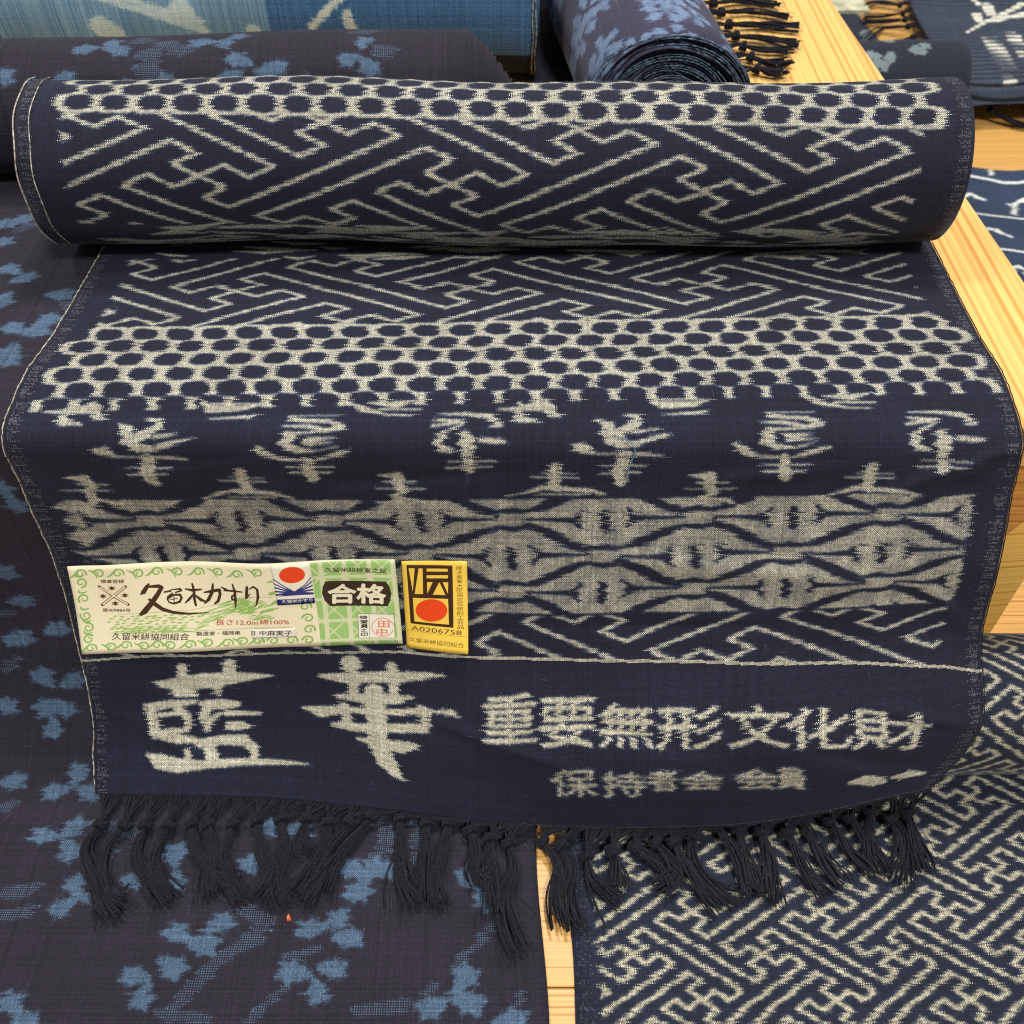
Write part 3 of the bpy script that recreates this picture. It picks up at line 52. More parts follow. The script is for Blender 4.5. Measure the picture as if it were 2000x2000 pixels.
D['L']['field'] = [[[15.727,17.297,0.188],[16.475,17.435,0.303],[17.205,17.468,0.188]],[[18.649,17.012,0.188],[19.566,17.145,0.394],[20.466,17.174,0.188]],[[23.404,17.187,0.188],[24.219,17.323,0.32],[25.017,17.354,0.188]],[[25.907,17.342,0.188],[26.655,17.48,0.412],[27.387,17.513,0.188]],[[30.01,17.023,0.188],[31.157,17.15,0.308],[32.288,17.172,0.188]],[[32.655,17.044,0.188],[33.699,17.173,0.401],[34.727,17.198,0.188]],[[37.374,17.08,0.188],[38.111,17.218,0.376],[38.831,17.251,0.188]],[[40.117,17.137,0.188],[40.905,17.273,0.294],[41.678,17.305,0.188]],[[43.88,17.088,0.188],[45.059,17.214,0.323],[46.223,17.235,0.188]],[[47.404,16.891,0.188],[48.416,17.022,0.401],[49.413,17.048,0.188]],[[50.255,17.024,0.188],[51.176,17.157,0.342],[52.083,17.185,0.188]],[[53.133,16.896,0.188],[53.992,17.031,0.287],[54.837,17.061,0.188]],[[13.738,16.219,0.188],[14.784,16.348,0.356],[15.813,16.373,0.188]],[[17.995,15.818,0.188],[18.88,15.952,0.309],[19.748,15.981,0.188]],[[21.433,15.99,0.188],[22.238,16.127,0.32],[23.025,16.158,0.188]],[[24.479,16.146,0.188],[25.593,16.274,0.36],[26.69,16.297,0.188]],[[29.235,16.251,0.188],[29.981,16.389,0.313],[30.71,16.422,0.188]],[[32.118,16.151,0.188],[33.156,16.281,0.328],[34.178,16.306,0.188]],[[34.642,16.239,0.188],[35.591,16.371,0.379],[36.525,16.398,0.188]],[[38.966,15.861,0.188],[40.197,15.985,0.416],[41.413,16.005,0.188]],[[41.252,15.72,0.188],[42.104,15.855,0.39],[42.94,15.885,0.188]],[[45.006,15.891,0.188],[46.23,16.016,0.396],[47.439,16.036,0.188]],[[48.675,15.956,0.188],[49.47,16.092,0.3],[50.251,16.124,0.188]],[[51.824,16.009,0.188],[53.058,16.134,0.283],[54.277,16.154,0.188]],[[12.575,14.799,0.188],[13.362,14.936,0.332],[14.131,14.967,0.188]],[[16.451,14.675,0.188],[17.196,14.813,0.341],[17.925,14.846,0.188]],[[19.839,15.144,0.188],[20.562,15.283,0.305],[21.269,15.317,0.188]],[[24.023,15.133,0.188],[24.797,15.27,0.35],[25.555,15.302,0.188]],[[26.23,15.09,0.188],[27.487,15.214,0.356],[28.728,15.233,0.188]],[[30.826,14.606,0.188],[31.748,14.739,0.348],[32.654,14.767,0.188]],[[33.419,15.092,0.188],[34.341,15.225,0.34],[35.247,15.254,0.188]],[[36.526,14.666,0.188],[37.721,14.792,0.351],[38.901,14.813,0.188]],[[39.992,14.951,0.188],[40.825,15.086,0.311],[41.642,15.117,0.188]],[[43.422,14.994,0.188],[44.605,15.12,0.288],[45.773,15.142,0.188]],[[48.159,14.522,0.188],[49.168,14.653,0.338],[50.163,14.679,0.188]],[[15.964,13.629,0.188],[17.027,13.759,0.386],[18.073,13.783,0.188]],[[19.067,13.912,0.188],[19.81,14.05,0.404],[20.536,14.083,0.188]],[[22.711,13.838,0.188],[23.928,13.964,0.374],[25.129,13.984,0.188]],[[26.094,13.567,0.188],[27.15,13.697,0.356],[28.19,13.722,0.188]],[[29.298,13.839,0.188],[30.378,13.968,0.411],[31.443,13.992,0.188]],[[33.542,13.442,0.188],[34.274,13.581,0.416],[34.989,13.614,0.188]],[[36.505,13.466,0.188],[37.219,13.604,0.299],[37.917,13.638,0.188]],[[40.162,13.896,0.188],[41.231,14.025,0.305],[42.284,14.049,0.188]],[[43.028,13.521,0.188],[44.04,13.651,0.412],[45.038,13.677,0.188]],[[46.056,13.407,0.188],[46.746,13.546,0.283],[47.42,13.581,0.188]],[[50.564,13.445,0.188],[51.317,13.583,0.391],[52.056,13.616,0.188]],[[14.597,12.433,0.188],[15.602,12.564,0.31],[16.59,12.59,0.188]],[[17.803,12.408,0.188],[18.682,12.542,0.39],[19.545,12.572,0.188]],[[20.855,12.85,0.188],[21.846,12.982,0.286],[22.82,13.008,0.188]],[[24.454,12.392,0.188],[25.424,12.524,0.367],[26.377,12.551,0.188]],[[27.188,12.428,0.188],[28.084,12.562,0.355],[28.965,12.591,0.188]],[[30.128,12.389,0.188],[31.295,12.515,0.293],[32.447,12.537,0.188]],[[34.743,12.382,0.188],[35.65,12.516,0.325],[36.541,12.544,0.188]],[[37.573,12.276,0.188],[38.54,12.408,0.295],[39.492,12.435,0.188]],[[40.734,12.305,0.188],[41.778,12.435,0.353],[42.806,12.46,0.188]],[[44.593,12.347,0.188],[45.771,12.473,0.291],[46.934,12.494,0.188]],[[13.473,11.581,0.188],[14.277,11.718,0.399],[15.063,11.749,0.188]],[[15.79,11.648,0.188],[16.937,11.776,0.404],[18.067,11.798,0.188]],[[19.148,11.453,0.188],[19.925,11.59,0.329],[20.684,11.622,0.188]],[[22.766,11.331,0.188],[23.973,11.457,0.282],[25.164,11.478,0.188]],[[26.032,11.429,0.188],[27.034,11.56,0.382],[28.02,11.586,0.188]],[[30.054,11.53,0.188],[30.788,11.669,0.4],[31.505,11.702,0.188]],[[32.821,11.137,0.188],[33.949,11.265,0.369],[35.061,11.288,0.188]],[[36.952,11.469,0.188],[37.989,11.599,0.41],[39.012,11.624,0.188]],[[39.858,11.462,0.188],[41.068,11.588,0.403],[42.262,11.609,0.188]],[[44.006,11.367,0.188],[45.046,11.497,0.301],[46.07,11.523,0.188]],[[15.36,10.23,0.188],[16.259,10.364,0.3],[17.141,10.393,0.188]],[[17.728,10.139,0.188],[18.503,10.276,0.306],[19.26,10.308,0.188]],[[22.468,10.241,0.188],[23.372,10.375,0.331],[24.26,10.404,0.188]],[[25.599,10.314,0.188],[26.344,10.452,0.413],[27.072,10.485,0.188]],[[27.967,10.35,0.188],[29.031,10.479,0.324],[30.08,10.504,0.188]],[[31.452,9.999,0.188],[32.154,10.138,0.398],[32.84,10.172,0.188]],[[35.782,9.986,0.188],[36.934,10.113,0.304],[38.07,10.135,0.188]],[[39.058,10.166,0.188],[40.031,10.298,0.413],[40.988,10.325,0.188]],[[42.566,10.395,0.188],[43.809,10.519,0.373],[45.037,10.539,0.188]],[[34.024,9.95,0.094],[36.944,10.293,0.164],[41.156,9.653,0.094]],[[32.153,9.773,0.094],[35.075,10.116,0.164],[39.286,9.477,0.094]],[[22.058,9.789,0.094],[24.982,10.132,0.164],[29.19,9.493,0.094]],[[25.488,10.563,0.094],[28.409,10.906,0.164],[32.616,10.267,0.094]],[[41.111,9.869,0.094],[44.03,10.213,0.164],[48.245,9.573,0.094]],[[22.563,11.613,0.094],[25.483,11.956,0.164],[29.685,11.316,0.094]],[[22.94,10.558,0.094],[25.862,10.901,0.164],[30.068,10.262,0.094]],[[44.217,9.272,0.094],[47.137,9.615,0.164],[51.355,8.976,0.094]],[[25.38,11.088,0.094],[28.301,11.432,0.164],[32.506,10.792,0.094]],[[38.737,11.038,0.094],[41.655,11.381,0.164],[45.866,10.742,0.094]],[[25.899,12.095,0.094],[28.818,12.438,0.164],[33.02,11.799,0.094]],[[18.423,10.907,0.094],[21.346,11.251,0.164],[25.548,10.611,0.094]],[[34.646,10.276,0.094],[37.566,10.619,0.164],[41.777,9.98,0.094]],[[24.01,9.675,0.094],[26.934,10.018,0.164],[31.142,9.379,0.094]],[[32.59,11.539,0.094],[35.508,11.882,0.164],[39.715,11.243,0.094]],[[14.534,9.869,0.094],[17.459,10.212,0.164],[21.663,9.573,0.094]],[[43.934,9.224,0.094],[46.854,9.568,0.164],[51.072,8.929,0.094]],[[31.909,11.146,0.094],[34.828,11.489,0.164],[39.036,10.85,0.094]],[[15.591,11.727,0.094],[18.513,12.07,0.164],[22.712,11.431,0.094]],[[19.482,9.857,0.094],[22.407,10.2,0.164],[26.613,9.56,0.094]],[[40.945,9.678,0.094],[43.865,10.021,0.164],[48.08,9.382,0.094]],[[17.429,11.729,0.094],[20.35,12.073,0.164],[24.55,11.433,0.094]],[[21.934,9.739,0.094],[24.857,10.082,0.164],[29.065,9.443,0.094]],[[17.662,10.268,0.094],[20.586,10.612,0.164],[24.79,9.972,0.094]],[[34.27,10.464,0.094],[37.19,10.808,0.164],[41.401,10.168,0.094]],[[43.269,10.973,0.094],[46.186,11.316,0.164],[50.399,10.677,0.094]],[[61.02,19.643,0.094],[63.801,20.935,0.211],[66.97,21.585,0.094]],[[52.042,16.405,0.094],[54.836,17.698,0.211],[58.016,18.348,0.094]],[[56.64,17.909,0.094],[59.427,19.202,0.211],[62.602,19.852,0.094]],[[50.453,10.026,0.094],[53.26,11.319,0.211],[56.454,11.97,0.094]],[[55.406,12.816,0.094],[58.204,14.109,0.211],[61.39,14.76,0.094]],[[64.318,17.707,0.094],[67.099,18.999,0.211],[70.271,19.649,0.094]],[[63.145,15.874,0.094],[65.931,17.166,0.211],[69.107,17.816,0.094]],[[68.065,19.444,0.094],[70.84,20.735,0.211],[74.006,21.385,0.094]],[[61.335,16.605,0.094],[64.121,17.897,0.211],[67.296,18.547,0.094]],[[64.922,19.037,0.094],[67.701,20.329,0.211],[70.87,20.979,0.094]],[[60.561,19.458,0.094],[63.342,20.75,0.211],[66.512,21.4,0.094]],[[67.529,20.602,0.094],[70.303,21.893,0.211],[73.467,22.543,0.094]],[[51.307,15.275,0.094],[54.104,16.568,0.211],[57.287,17.218,0.094]],[[68.353,22.323,0.094],[71.123,23.614,0.211],[74.283,24.264,0.094]],[[57.76,15.089,0.094],[60.552,16.382,0.211],[63.732,17.032,0.094]],[[68.017,21.744,0.094],[70.788,23.035,0.211],[73.95,23.685,0.094]],[[57.881,16.676,0.094],[60.669,17.969,0.211],[63.846,18.619,0.094]],[[49.843,10.442,0.094],[52.65,11.735,0.211],[55.844,12.386,0.094]],[[49.577,9.831,0.094],[52.385,11.125,0.211],[55.58,11.776,0.094]],[[53.122,16.145,0.094],[55.916,17.437,0.211],[59.096,18.088,0.094]],[[67.35,18.508,0.094],[70.127,19.8,0.211],[73.296,20.45,0.094]],[[54.477,14.397,0.094],[57.272,15.69,0.211],[60.456,16.34,0.094]],[[59.546,15.665,0.094],[62.335,16.957,0.211],[65.513,17.607,0.094]],[[53.243,12.244,0.094],[56.044,13.537,0.211],[59.233,14.188,0.094]],[[70.568,20.636,0.094],[73.339,21.928,0.211],[76.502,22.578,0.094]],[[68.797,18.477,0.094],[71.573,19.769,0.211],[74.742,20.419,0.094]],[[57.369,13.937,0.094],[60.163,15.23,0.211],[63.346,15.88,0.094]],[[67.224,19.854,0.094],[69.999,21.146,0.211],[73.165,21.796,0.094]],[[51.757,12.807,0.094],[54.558,14.1,0.211],[57.746,14.751,0.094]],[[69.094,22.362,0.094],[71.863,23.654,0.211],[75.023,24.304,0.094]],[[63.013,16.144,0.094],[65.799,17.436,0.211],[68.974,18.087,0.094]],[[62.723,21.113,0.094],[65.499,22.404,0.211],[68.665,23.054,0.094]],[[63.219,20.039,0.094],[65.997,21.33,0.211],[69.165,21.98,0.094]],[[67.676,19.612,0.094],[70.451,20.904,0.211],[73.618,21.554,0.094]],[[55.793,12.955,0.094],[58.59,14.248,0.211],[61.776,14.899,0.094]],[[63.005,19.449,0.094],[65.785,20.741,0.211],[68.954,21.391,0.094]],[[66.99,17.943,0.094],[69.769,19.235,0.211],[72.939,19.886,0.094]],[[68.246,18.552,0.094],[71.023,19.844,0.211],[74.191,20.494,0.094]],[[63.419,17.5,0.094],[66.201,18.793,0.211],[69.374,19.443,0.094]],[[62.42,18.075,0.094],[65.203,19.367,0.211],[68.375,20.017,0.094]],[[70.654,22.774,0.094],[73.421,24.065,0.211],[76.579,24.715,0.094]],[[51.128,11.972,0.094],[53.931,13.265,0.211],[57.121,13.916,0.094]],[[60.143,16.954,0.094],[62.929,18.246,0.211],[66.105,18.896,0.094]],[[62.502,19.754,0.094],[65.281,21.046,0.211],[68.45,21.696,0.094]],[[54.223,17.137,0.094],[57.014,18.429,0.211],[60.192,19.08,0.094]],[[65.862,17.342,0.094],[68.643,18.634,0.211],[71.815,19.284,0.094]],[[64.702,21.522,0.094],[67.476,22.814,0.211],[70.64,23.464,0.094]],[[70.095,19.711,0.094],[72.868,21.003,0.211],[76.033,21.653,0.094]],[[60.83,20.486,0.094],[63.609,21.778,0.211],[66.777,22.428,0.094]],[[67.409,19.722,0.094],[70.184,21.014,0.211],[73.35,21.664,0.094]],[[63.207,21.44,0.094],[65.982,22.732,0.211],[69.147,23.382,0.094]],[[65.536,22.383,0.094],[68.307,23.674,0.211],[71.469,24.324,0.094]],[[60.05,19.286,0.094],[62.832,20.578,0.211],[66.002,21.228,0.094]],[[56.915,13.484,0.094],[59.71,14.776,0.211],[62.894,15.427,0.094]],[[65.233,17.612,0.094],[68.014,18.904,0.211],[71.186,19.554,0.094]],[[56.024,16.059,0.094],[58.816,17.351,0.211],[61.994,18.001,0.094]],[[62.825,21.177,0.094],[65.601,22.469,0.211],[68.766,23.119,0.094]],[[57.961,13.445,0.094],[60.756,14.738,0.211],[63.94,15.388,0.094]],[[65.315,17.37,0.094],[68.096,18.662,0.211],[71.269,19.313,0.094]],[[55.782,14.163,0.094],[58.578,15.456,0.211],[61.761,16.106,0.094]],[[81.256,17.871,0.141],[82.788,18.775,0.375],[85.006,19.451,0.141]],[[76.157,21.35,0.141],[77.689,22.254,0.375],[79.904,22.93,0.141]],[[69.046,17.05,0.141],[70.587,17.955,0.375],[72.812,18.63,0.141]],[[83.806,20.505,0.141],[85.335,21.409,0.375],[87.548,22.084,0.141]],[[80.958,19.755,0.141],[82.489,20.659,0.375],[84.704,21.335,0.141]],[[78.627,17.075,0.141],[80.163,17.98,0.375],[82.383,18.656,0.141]],[[74.001,18.6,0.141],[75.537,19.504,0.375],[77.757,20.18,0.141]],[[73.065,19.313,0.141],[74.601,20.217,0.375],[76.82,20.893,0.141]],[[69.727,20.965,0.141],[71.263,21.87,0.375],[73.482,22.545,0.141]],[[73.241,16.763,0.141],[74.78,17.668,0.375],[77.003,18.343,0.141]],[[70.939,17.811,0.141],[72.479,18.716,0.375],[74.701,19.391,0.141]],[[70.046,16.396,0.141],[71.587,17.301,0.375],[73.812,17.977,0.141]],[[71.983,21.985,0.141],[73.517,22.89,0.375],[75.733,23.566,0.141]],[[72.043,16.678,0.141],[73.583,17.583,0.375],[75.807,18.259,0.141]],[[79.237,16.752,0.141],[80.772,17.657,0.375],[82.993,18.332,0.141]],[[77.168,21.706,0.141],[78.7,22.611,0.375],[80.914,23.286,0.141]],[[74.429,19.626,0.141],[75.964,20.53,0.375],[78.182,21.206,0.141]],[[84.799,21.168,0.141],[86.326,22.072,0.375],[88.538,22.748,0.141]],[[72.623,17.229,0.141],[74.162,18.134,0.375],[76.384,18.81,0.141]],[[70.485,16.478,0.141],[72.025,17.383,0.375],[74.25,18.059,0.141]],[[73.657,18.942,0.141],[75.193,19.847,0.375],[77.413,20.523,0.141]],[[79.097,16.652,0.141],[80.633,17.557,0.375],[82.853,18.232,0.141]],[[69.983,17.278,0.141],[71.523,18.183,0.375],[73.747,18.859,0.141]],[[71.704,18.042,0.141],[73.243,18.947,0.375],[75.464,19.623,0.141]],[[69.287,17.803,0.141],[70.827,18.707,0.375],[73.05,19.383,0.141]],[[72.13,21.262,0.141],[73.665,22.167,0.375],[75.882,22.842,0.141]],[[69.754,20.58,0.141],[71.291,21.485,0.375],[73.51,22.161,0.141]],[[73.831,16.315,0.141],[75.369,17.22,0.375],[77.593,17.896,0.141]],[[78.661,20.087,0.141],[80.193,20.992,0.375],[82.409,21.667,0.141]],[[84.792,21.134,0.141],[86.319,22.038,0.375],[88.531,22.714,0.141]],[[72.078,16.532,0.141],[73.618,17.437,0.375],[75.842,18.113,0.141]],[[83.816,17.93,0.141],[85.347,18.835,0.375],[87.564,19.51,0.141]],[[84.695,21.858,0.141],[86.222,22.762,0.375],[88.433,23.438,0.141]],[[83.052,17.824,0.141],[84.584,18.728,0.375],[86.801,19.404,0.141]],[[79.262,17.051,0.141],[80.797,17.955,0.375],[83.017,18.631,0.141]],[[70.935,21.336,0.141],[72.471,22.241,0.375],[74.688,22.916,0.141]],[[71.242,19.566,0.141],[72.779,20.471,0.375],[74.999,21.147,0.141]],[[77.58,19.004,0.141],[79.114,19.909,0.375],[81.332,20.584,0.141]],[[74.548,17.805,0.141],[76.085,18.71,0.375],[78.305,19.385,0.141]],[[81.992,17.51,0.141],[83.525,18.415,0.375],[85.743,19.091,0.141]],[[69.935,21.658,0.141],[71.471,22.562,0.375],[73.688,23.238,0.141]],[[72.701,21.044,0.141],[74.236,21.948,0.375],[76.453,22.624,0.141]],[[78.273,21.168,0.141],[79.804,22.073,0.375],[82.018,22.748,0.141]],[[78.955,20.207,0.141],[80.487,21.111,0.375],[82.703,21.787,0.141]],[[74.598,18.028,0.141],[76.135,18.933,0.375],[78.355,19.609,0.141]],[[84.064,21.036,0.141],[85.592,21.94,0.375],[87.804,22.615,0.141]],[[83.811,31.861,0.141],[85.751,32.333,0.563],[88.06,31.902,0.234]],[[84.594,26.322,0.75],[86.304,26.801,0.844]],[[73.752,15.006,0.094],[75.505,13.74,0.234],[78.035,14.938,0.094]],[[74.469,15.415,0.094],[76.473,16.223,0.234],[78.605,14.922,0.094]],[[75.143,15.464,0.094],[76.886,14.113,0.234],[79.175,14.907,0.094]],[[75.602,13.748,0.094],[77.516,13.799,0.234],[79.746,14.892,0.094]],[[76.356,14.466,0.094],[78.463,16.132,0.234],[80.316,14.876,0.094]],[[77.094,15.049,0.094],[78.917,14.338,0.234],[80.886,14.861,0.094]],[[77.727,14.758,0.094],[79.763,15.838,0.234],[81.457,14.846,0.094]],[[78.399,14.794,0.094],[80.327,14.971,0.234],[82.027,14.83,0.094]],[[79.072,14.839,0.094],[80.998,14.999,0.234],[82.598,14.815,0.094]],[[79.819,15.511,0.094],[81.791,16.072,0.234],[83.168,14.8,0.094]],[[80.244,13.458,0.094],[82.241,14.214,0.234],[83.738,14.784,0.094]],[[81.045,14.588,0.094],[83.095,15.813,0.234],[84.309,14.769,0.094]],[[81.756,14.957,0.094],[83.626,14.634,0.234],[84.879,14.754,0.094]],[[82.201,13.056,0.094],[84.314,14.817,0.234],[85.45,14.738,0.094]]]
D['L']['lines'] = [[[18.253,18.29,0.056],[36.177,18.858,0.056],[49.516,19.022,0.056],[64.116,21.624,0.075],[72.545,24.549,0.084],[79.704,24.984,0.07],[85.818,24.607,0.056]],[[13.493,9.459,0.066],[84.208,9.779,0.066]],[[75.436,10.027,0.069],[91.454,9.874,0.069]]]
D['L']['shuttle'] = [[[11.798,31.222,0.609],[17.005,26.862,0.609],[22.99,22.746,0.609]],[[23.072,30.91,0.609],[17.476,26.849,0.609],[11.708,22.79,0.609]]]
D['L']['shuttle_in'] = [[[12.067,30.846,0.375],[22.551,22.968,0.375]],[[22.702,30.657,0.375],[12.128,23.043,0.375]]]
D['L']['bugs'] = [[[16.997,30.393,0.703],[17.373,30.383,0.703]],[[17.185,30.388,0.188],[18.5,29.796,0.141]],[[17.185,30.388,0.188],[17.036,29.233,0.141]],[[17.185,30.388,0.188],[15.721,29.831,0.141]],[[17.185,30.388,0.188],[15.879,30.988,0.141]],[[17.185,30.388,0.188],[17.348,31.543,0.141]],[[17.185,30.388,0.188],[18.654,30.936,0.141]],[[12.441,26.724,0.703],[12.817,26.713,0.703]],[[12.629,26.719,0.188],[13.946,26.126,0.141]],[[12.629,26.719,0.188],[12.476,25.563,0.141]],[[12.629,26.719,0.188],[11.16,26.161,0.141]],[[12.629,26.719,0.188],[11.321,27.319,0.141]],[[12.629,26.719,0.188],[12.796,27.874,0.141]],[[12.629,26.719,0.188],[14.103,27.267,0.141]],[[22.039,26.987,0.703],[22.415,26.976,0.703]],[[22.227,26.982,0.188],[23.547,26.39,0.141]],[[22.227,26.982,0.188],[22.081,25.827,0.141]],[[22.227,26.982,0.188],[20.762,26.424,0.141]],[[22.227,26.982,0.188],[20.916,27.582,0.141]],[[22.227,26.982,0.188],[22.386,28.136,0.141]],[[22.227,26.982,0.188],[23.697,27.53,0.141]],[[17.295,23.323,0.703],[17.673,23.313,0.703]],[[17.484,23.318,0.188],[18.805,22.726,0.141]],[[17.484,23.318,0.188],[17.334,22.163,0.141]],[[17.484,23.318,0.188],[16.013,22.76,0.141]],[[17.484,23.318,0.188],[16.171,23.918,0.141]],[[17.484,23.318,0.188],[17.647,24.473,0.141]],[[17.484,23.318,0.188],[18.959,23.867,0.141]]]
D['L']['text'] = [["標章登録",[[12.764,32.829],[22.712,32.553],[13.034,34.509]],"brown",0],["第409884号",[[11.32,19.533],[23.485,19.202],[11.593,21.212]],"brown",0],["久留米絣協同組合",[[13.738,6.553],[47.078,5.667],[14.267,9.807]],"black",0],["製造者・福岡県",[[50.385,7.368],[69.154,6.869],[50.646,9.256]],"black",0],["長さ12.0m",[[58.911,11.665],[77.344,11.172],[59.251,14.234]],"red",0],["綿100%",[[78.124,11.552],[90.752,11.214],[78.427,14.077]],"red",0],["久留米絣検査之証",[[108.418,35.159],[134.091,34.448],[108.645,37.463]],"black",0]]
D['L']['slip'] = [[74.222,9.123],[93.493,9.27],[93.169,5.426],[73.85,5.278]]
D['L']['sliptext'] = [["田",[[72.957,6.61],[75.585,6.54],[73.222,8.758]]],["中麻実子",[[77.49,6.282],[91.514,5.91],[77.801,8.862]]]]
D['L']['green'] = [[102.854,40.045],[140.613,40.967],[137.767,-1.246],[103.177,-0.34]]
D['L']['lat'] = [[[106.915,41.361,0.982],[106.196,-0.419,0.982]],[[116.709,41.087,0.982],[116.263,-0.683,0.982]],[[126.996,40.799,0.982],[126.837,-0.96,0.982]],[[136.796,40.525,0.982],[136.911,-1.223,0.982]],[[101.375,32.824,0.687],[140.386,32.956,0.687]],[[100.264,22.127,0.687],[139.549,22.269,0.687]],[[99.166,11.704,0.687],[138.723,11.856,0.687]],[[98.171,2.378,0.687],[137.973,2.539,0.687]],[[106.588,33.12,0.344],[115.925,22.142,0.246]],[[106.588,33.12,0.344],[117.89,43.252,0.246]],[[106.588,33.12,0.344],[95.602,22.695,0.246]],[[106.588,33.12,0.344],[97.845,43.816,0.246]],[[104.453,12.003,0.344],[113.905,1.029,0.246]],[[104.453,12.003,0.344],[115.925,22.142,0.246]],[[104.453,12.003,0.344],[93.297,1.571,0.246]],[[104.453,12.003,0.344],[95.602,22.695,0.246]],[[116.435,32.848,0.344],[125.844,21.872,0.246]],[[116.435,32.848,0.344],[127.673,42.978,0.246]],[[116.435,32.848,0.344],[105.514,22.425,0.246]],[[116.435,32.848,0.344],[107.621,43.541,0.246]],[[114.436,11.736,0.344],[123.964,0.764,0.246]],[[114.436,11.736,0.344],[125.844,21.872,0.246]],[[114.436,11.736,0.344],[103.348,1.306,0.246]],[[114.436,11.736,0.344],[105.514,22.425,0.246]],[[126.777,32.562,0.344],[136.263,21.589,0.246]],[[126.777,32.562,0.344],[137.95,42.69,0.246]],[[126.777,32.562,0.344],[115.925,22.142,0.246]],[[126.777,32.562,0.344],[117.89,43.252,0.246]],[[124.923,11.455,0.344],[134.529,0.487,0.246]],[[124.923,11.455,0.344],[136.263,21.589,0.246]],[[124.923,11.455,0.344],[113.905,1.029,0.246]],[[124.923,11.455,0.344],[115.925,22.142,0.246]],[[136.63,32.29,0.344],[146.189,21.32,0.246]],[[136.63,32.29,0.344],[147.74,42.415,0.246]],[[136.63,32.29,0.344],[125.844,21.872,0.246]],[[136.63,32.29,0.344],[127.673,42.978,0.246]],[[134.914,11.189,0.344],[144.595,0.223,0.246]],[[134.914,11.189,0.344],[146.189,21.32,0.246]],[[134.914,11.189,0.344],[123.964,0.764,0.246]],[[134.914,11.189,0.344],[125.844,21.872,0.246]]]
D['L']['plaque'] = [[107.991,30.827],[112.537,30.811],[133.26,30.351],[134.548,27.953],[135.071,24.643],[134.382,21.091],[133.048,18.215],[121.305,18.423],[108.625,18.71],[106.671,21.568],[105.939,25.163],[106.638,28.169]]
D['L']['goukaku'] = [["合",[[108.121,20.154],[119.542,19.845],[109.007,29.094]]],["格",[[120.188,19.827],[132.11,19.504],[121.022,28.984]]]]
D['L']['boxw'] = [[119.947,14.502],[135.262,14.201],[134.972,2.782],[119.385,3.028]]
D['L']['boxl'] = [[[119.947,14.502,0.079],[135.262,14.201,0.079],[134.972,2.782,0.079],[119.385,3.028,0.079],[119.947,14.502,0.079]],[[124.638,14.431,0.069],[124.112,2.959,0.069]]]
D['L']['boxt'] = [["検",[[120.359,11.907],[123.804,11.815],[120.515,13.607]]],["査",[[120.432,9.981],[123.881,9.889],[120.583,11.626]]],["員",[[120.475,7.727],[123.729,7.64],[120.651,9.646]]],["之",[[120.398,5.805],[123.155,5.732],[120.549,7.45]]],["印",[[120.215,3.831],[123.227,3.751],[120.372,5.531]]]]
D['L']['stamp'] = [[134.376,6.608,0.108],[133.956,5.824,0.108],[133.383,5.125,0.108],[132.681,4.538,0.108],[131.876,4.084,0.108],[131.0,3.782,0.108],[130.086,3.644,0.108],[129.17,3.674,0.108],[128.288,3.871,0.108],[127.474,4.229,0.108],[126.759,4.732,0.108],[126.17,5.362,0.108],[125.732,6.095,0.108],[125.46,6.902,0.108],[125.364,7.752,0.108],[125.448,8.612,0.108],[125.709,9.45,0.108],[126.135,10.233,0.108],[126.712,10.93,0.108],[127.415,11.516,0.108],[128.219,11.967,0.108],[129.092,12.266,0.108],[130.001,12.402,0.108],[130.911,12.369,0.108],[131.788,12.168,0.108],[132.597,11.808,0.108],[133.309,11.302,0.108],[133.896,10.67,0.108],[134.334,9.936,0.108],[134.608,9.129,0.108]]
D['L']['stampt'] = [["田",[[128.119,7.908],[132.876,7.782],[128.396,11.088]]],["中",[[127.011,3.871],[131.63,3.75],[127.33,7.49]]]]
D['L']['sticker'] = [[86.689,40.497],[102.642,40.38],[102.718,20.851],[87.111,20.999]]
D['L']['st_sun'] = [[17.05,14.526],[16.743,13.596],[16.089,12.721],[15.123,11.948],[13.896,11.321],[12.475,10.872],[10.938,10.625],[9.368,10.595],[7.852,10.782],[6.474,11.178],[5.308,11.759],[4.418,12.497],[3.852,13.349],[3.638,14.271],[3.787,15.212],[4.289,16.123],[5.115,16.953],[6.22,17.657],[7.544,18.199],[9.017,18.548],[10.56,18.686],[12.093,18.606],[13.533,18.311],[14.805,17.819],[15.841,17.155],[16.585,16.356],[16.996,15.464]]
D['L']['st_fan'] = [[[0.275,12.99,0.25],[5.402,9.12,0.25],[10.449,5.945,0.3]],[[19.805,12.792,0.25],[16.085,9.3,0.25],[9.946,5.953,0.3]],[[0.159,10.845,0.3],[5.251,8.157,0.3],[10.411,5.689,0.36]],[[19.76,10.652,0.3],[15.937,8.231,0.3],[9.907,5.696,0.36]],[[0.054,8.926,0.35],[5.115,7.295,0.35],[10.376,5.459,0.42]],[[19.721,8.737,0.35],[15.804,7.275,0.35],[9.873,5.466,0.42]],[[-0.059,6.894,0.4],[4.971,6.383,0.4],[10.34,5.216,0.48]],[[19.678,6.709,0.4],[15.662,6.262,0.4],[9.836,5.223,0.48]],[[-0.159,5.087,0.45],[4.842,5.572,0.45],[10.308,5.0,0.54]],[[19.64,4.907,0.45],[15.536,5.362,0.45],[9.804,5.007,0.54]]]
D['L']['st_tri'] = [[1.168,4.333],[10.486,6.622],[19.818,4.341],[10.167,4.483]]
D['L']['st_bar'] = [[0.167,2.879],[19.987,2.761],[20.105,-0.17],[0.108,-0.115]]
D['L']['st_text'] = [[2.617,0.81],[18.716,0.863],[2.767,2.502]]
D['Y'] = {}
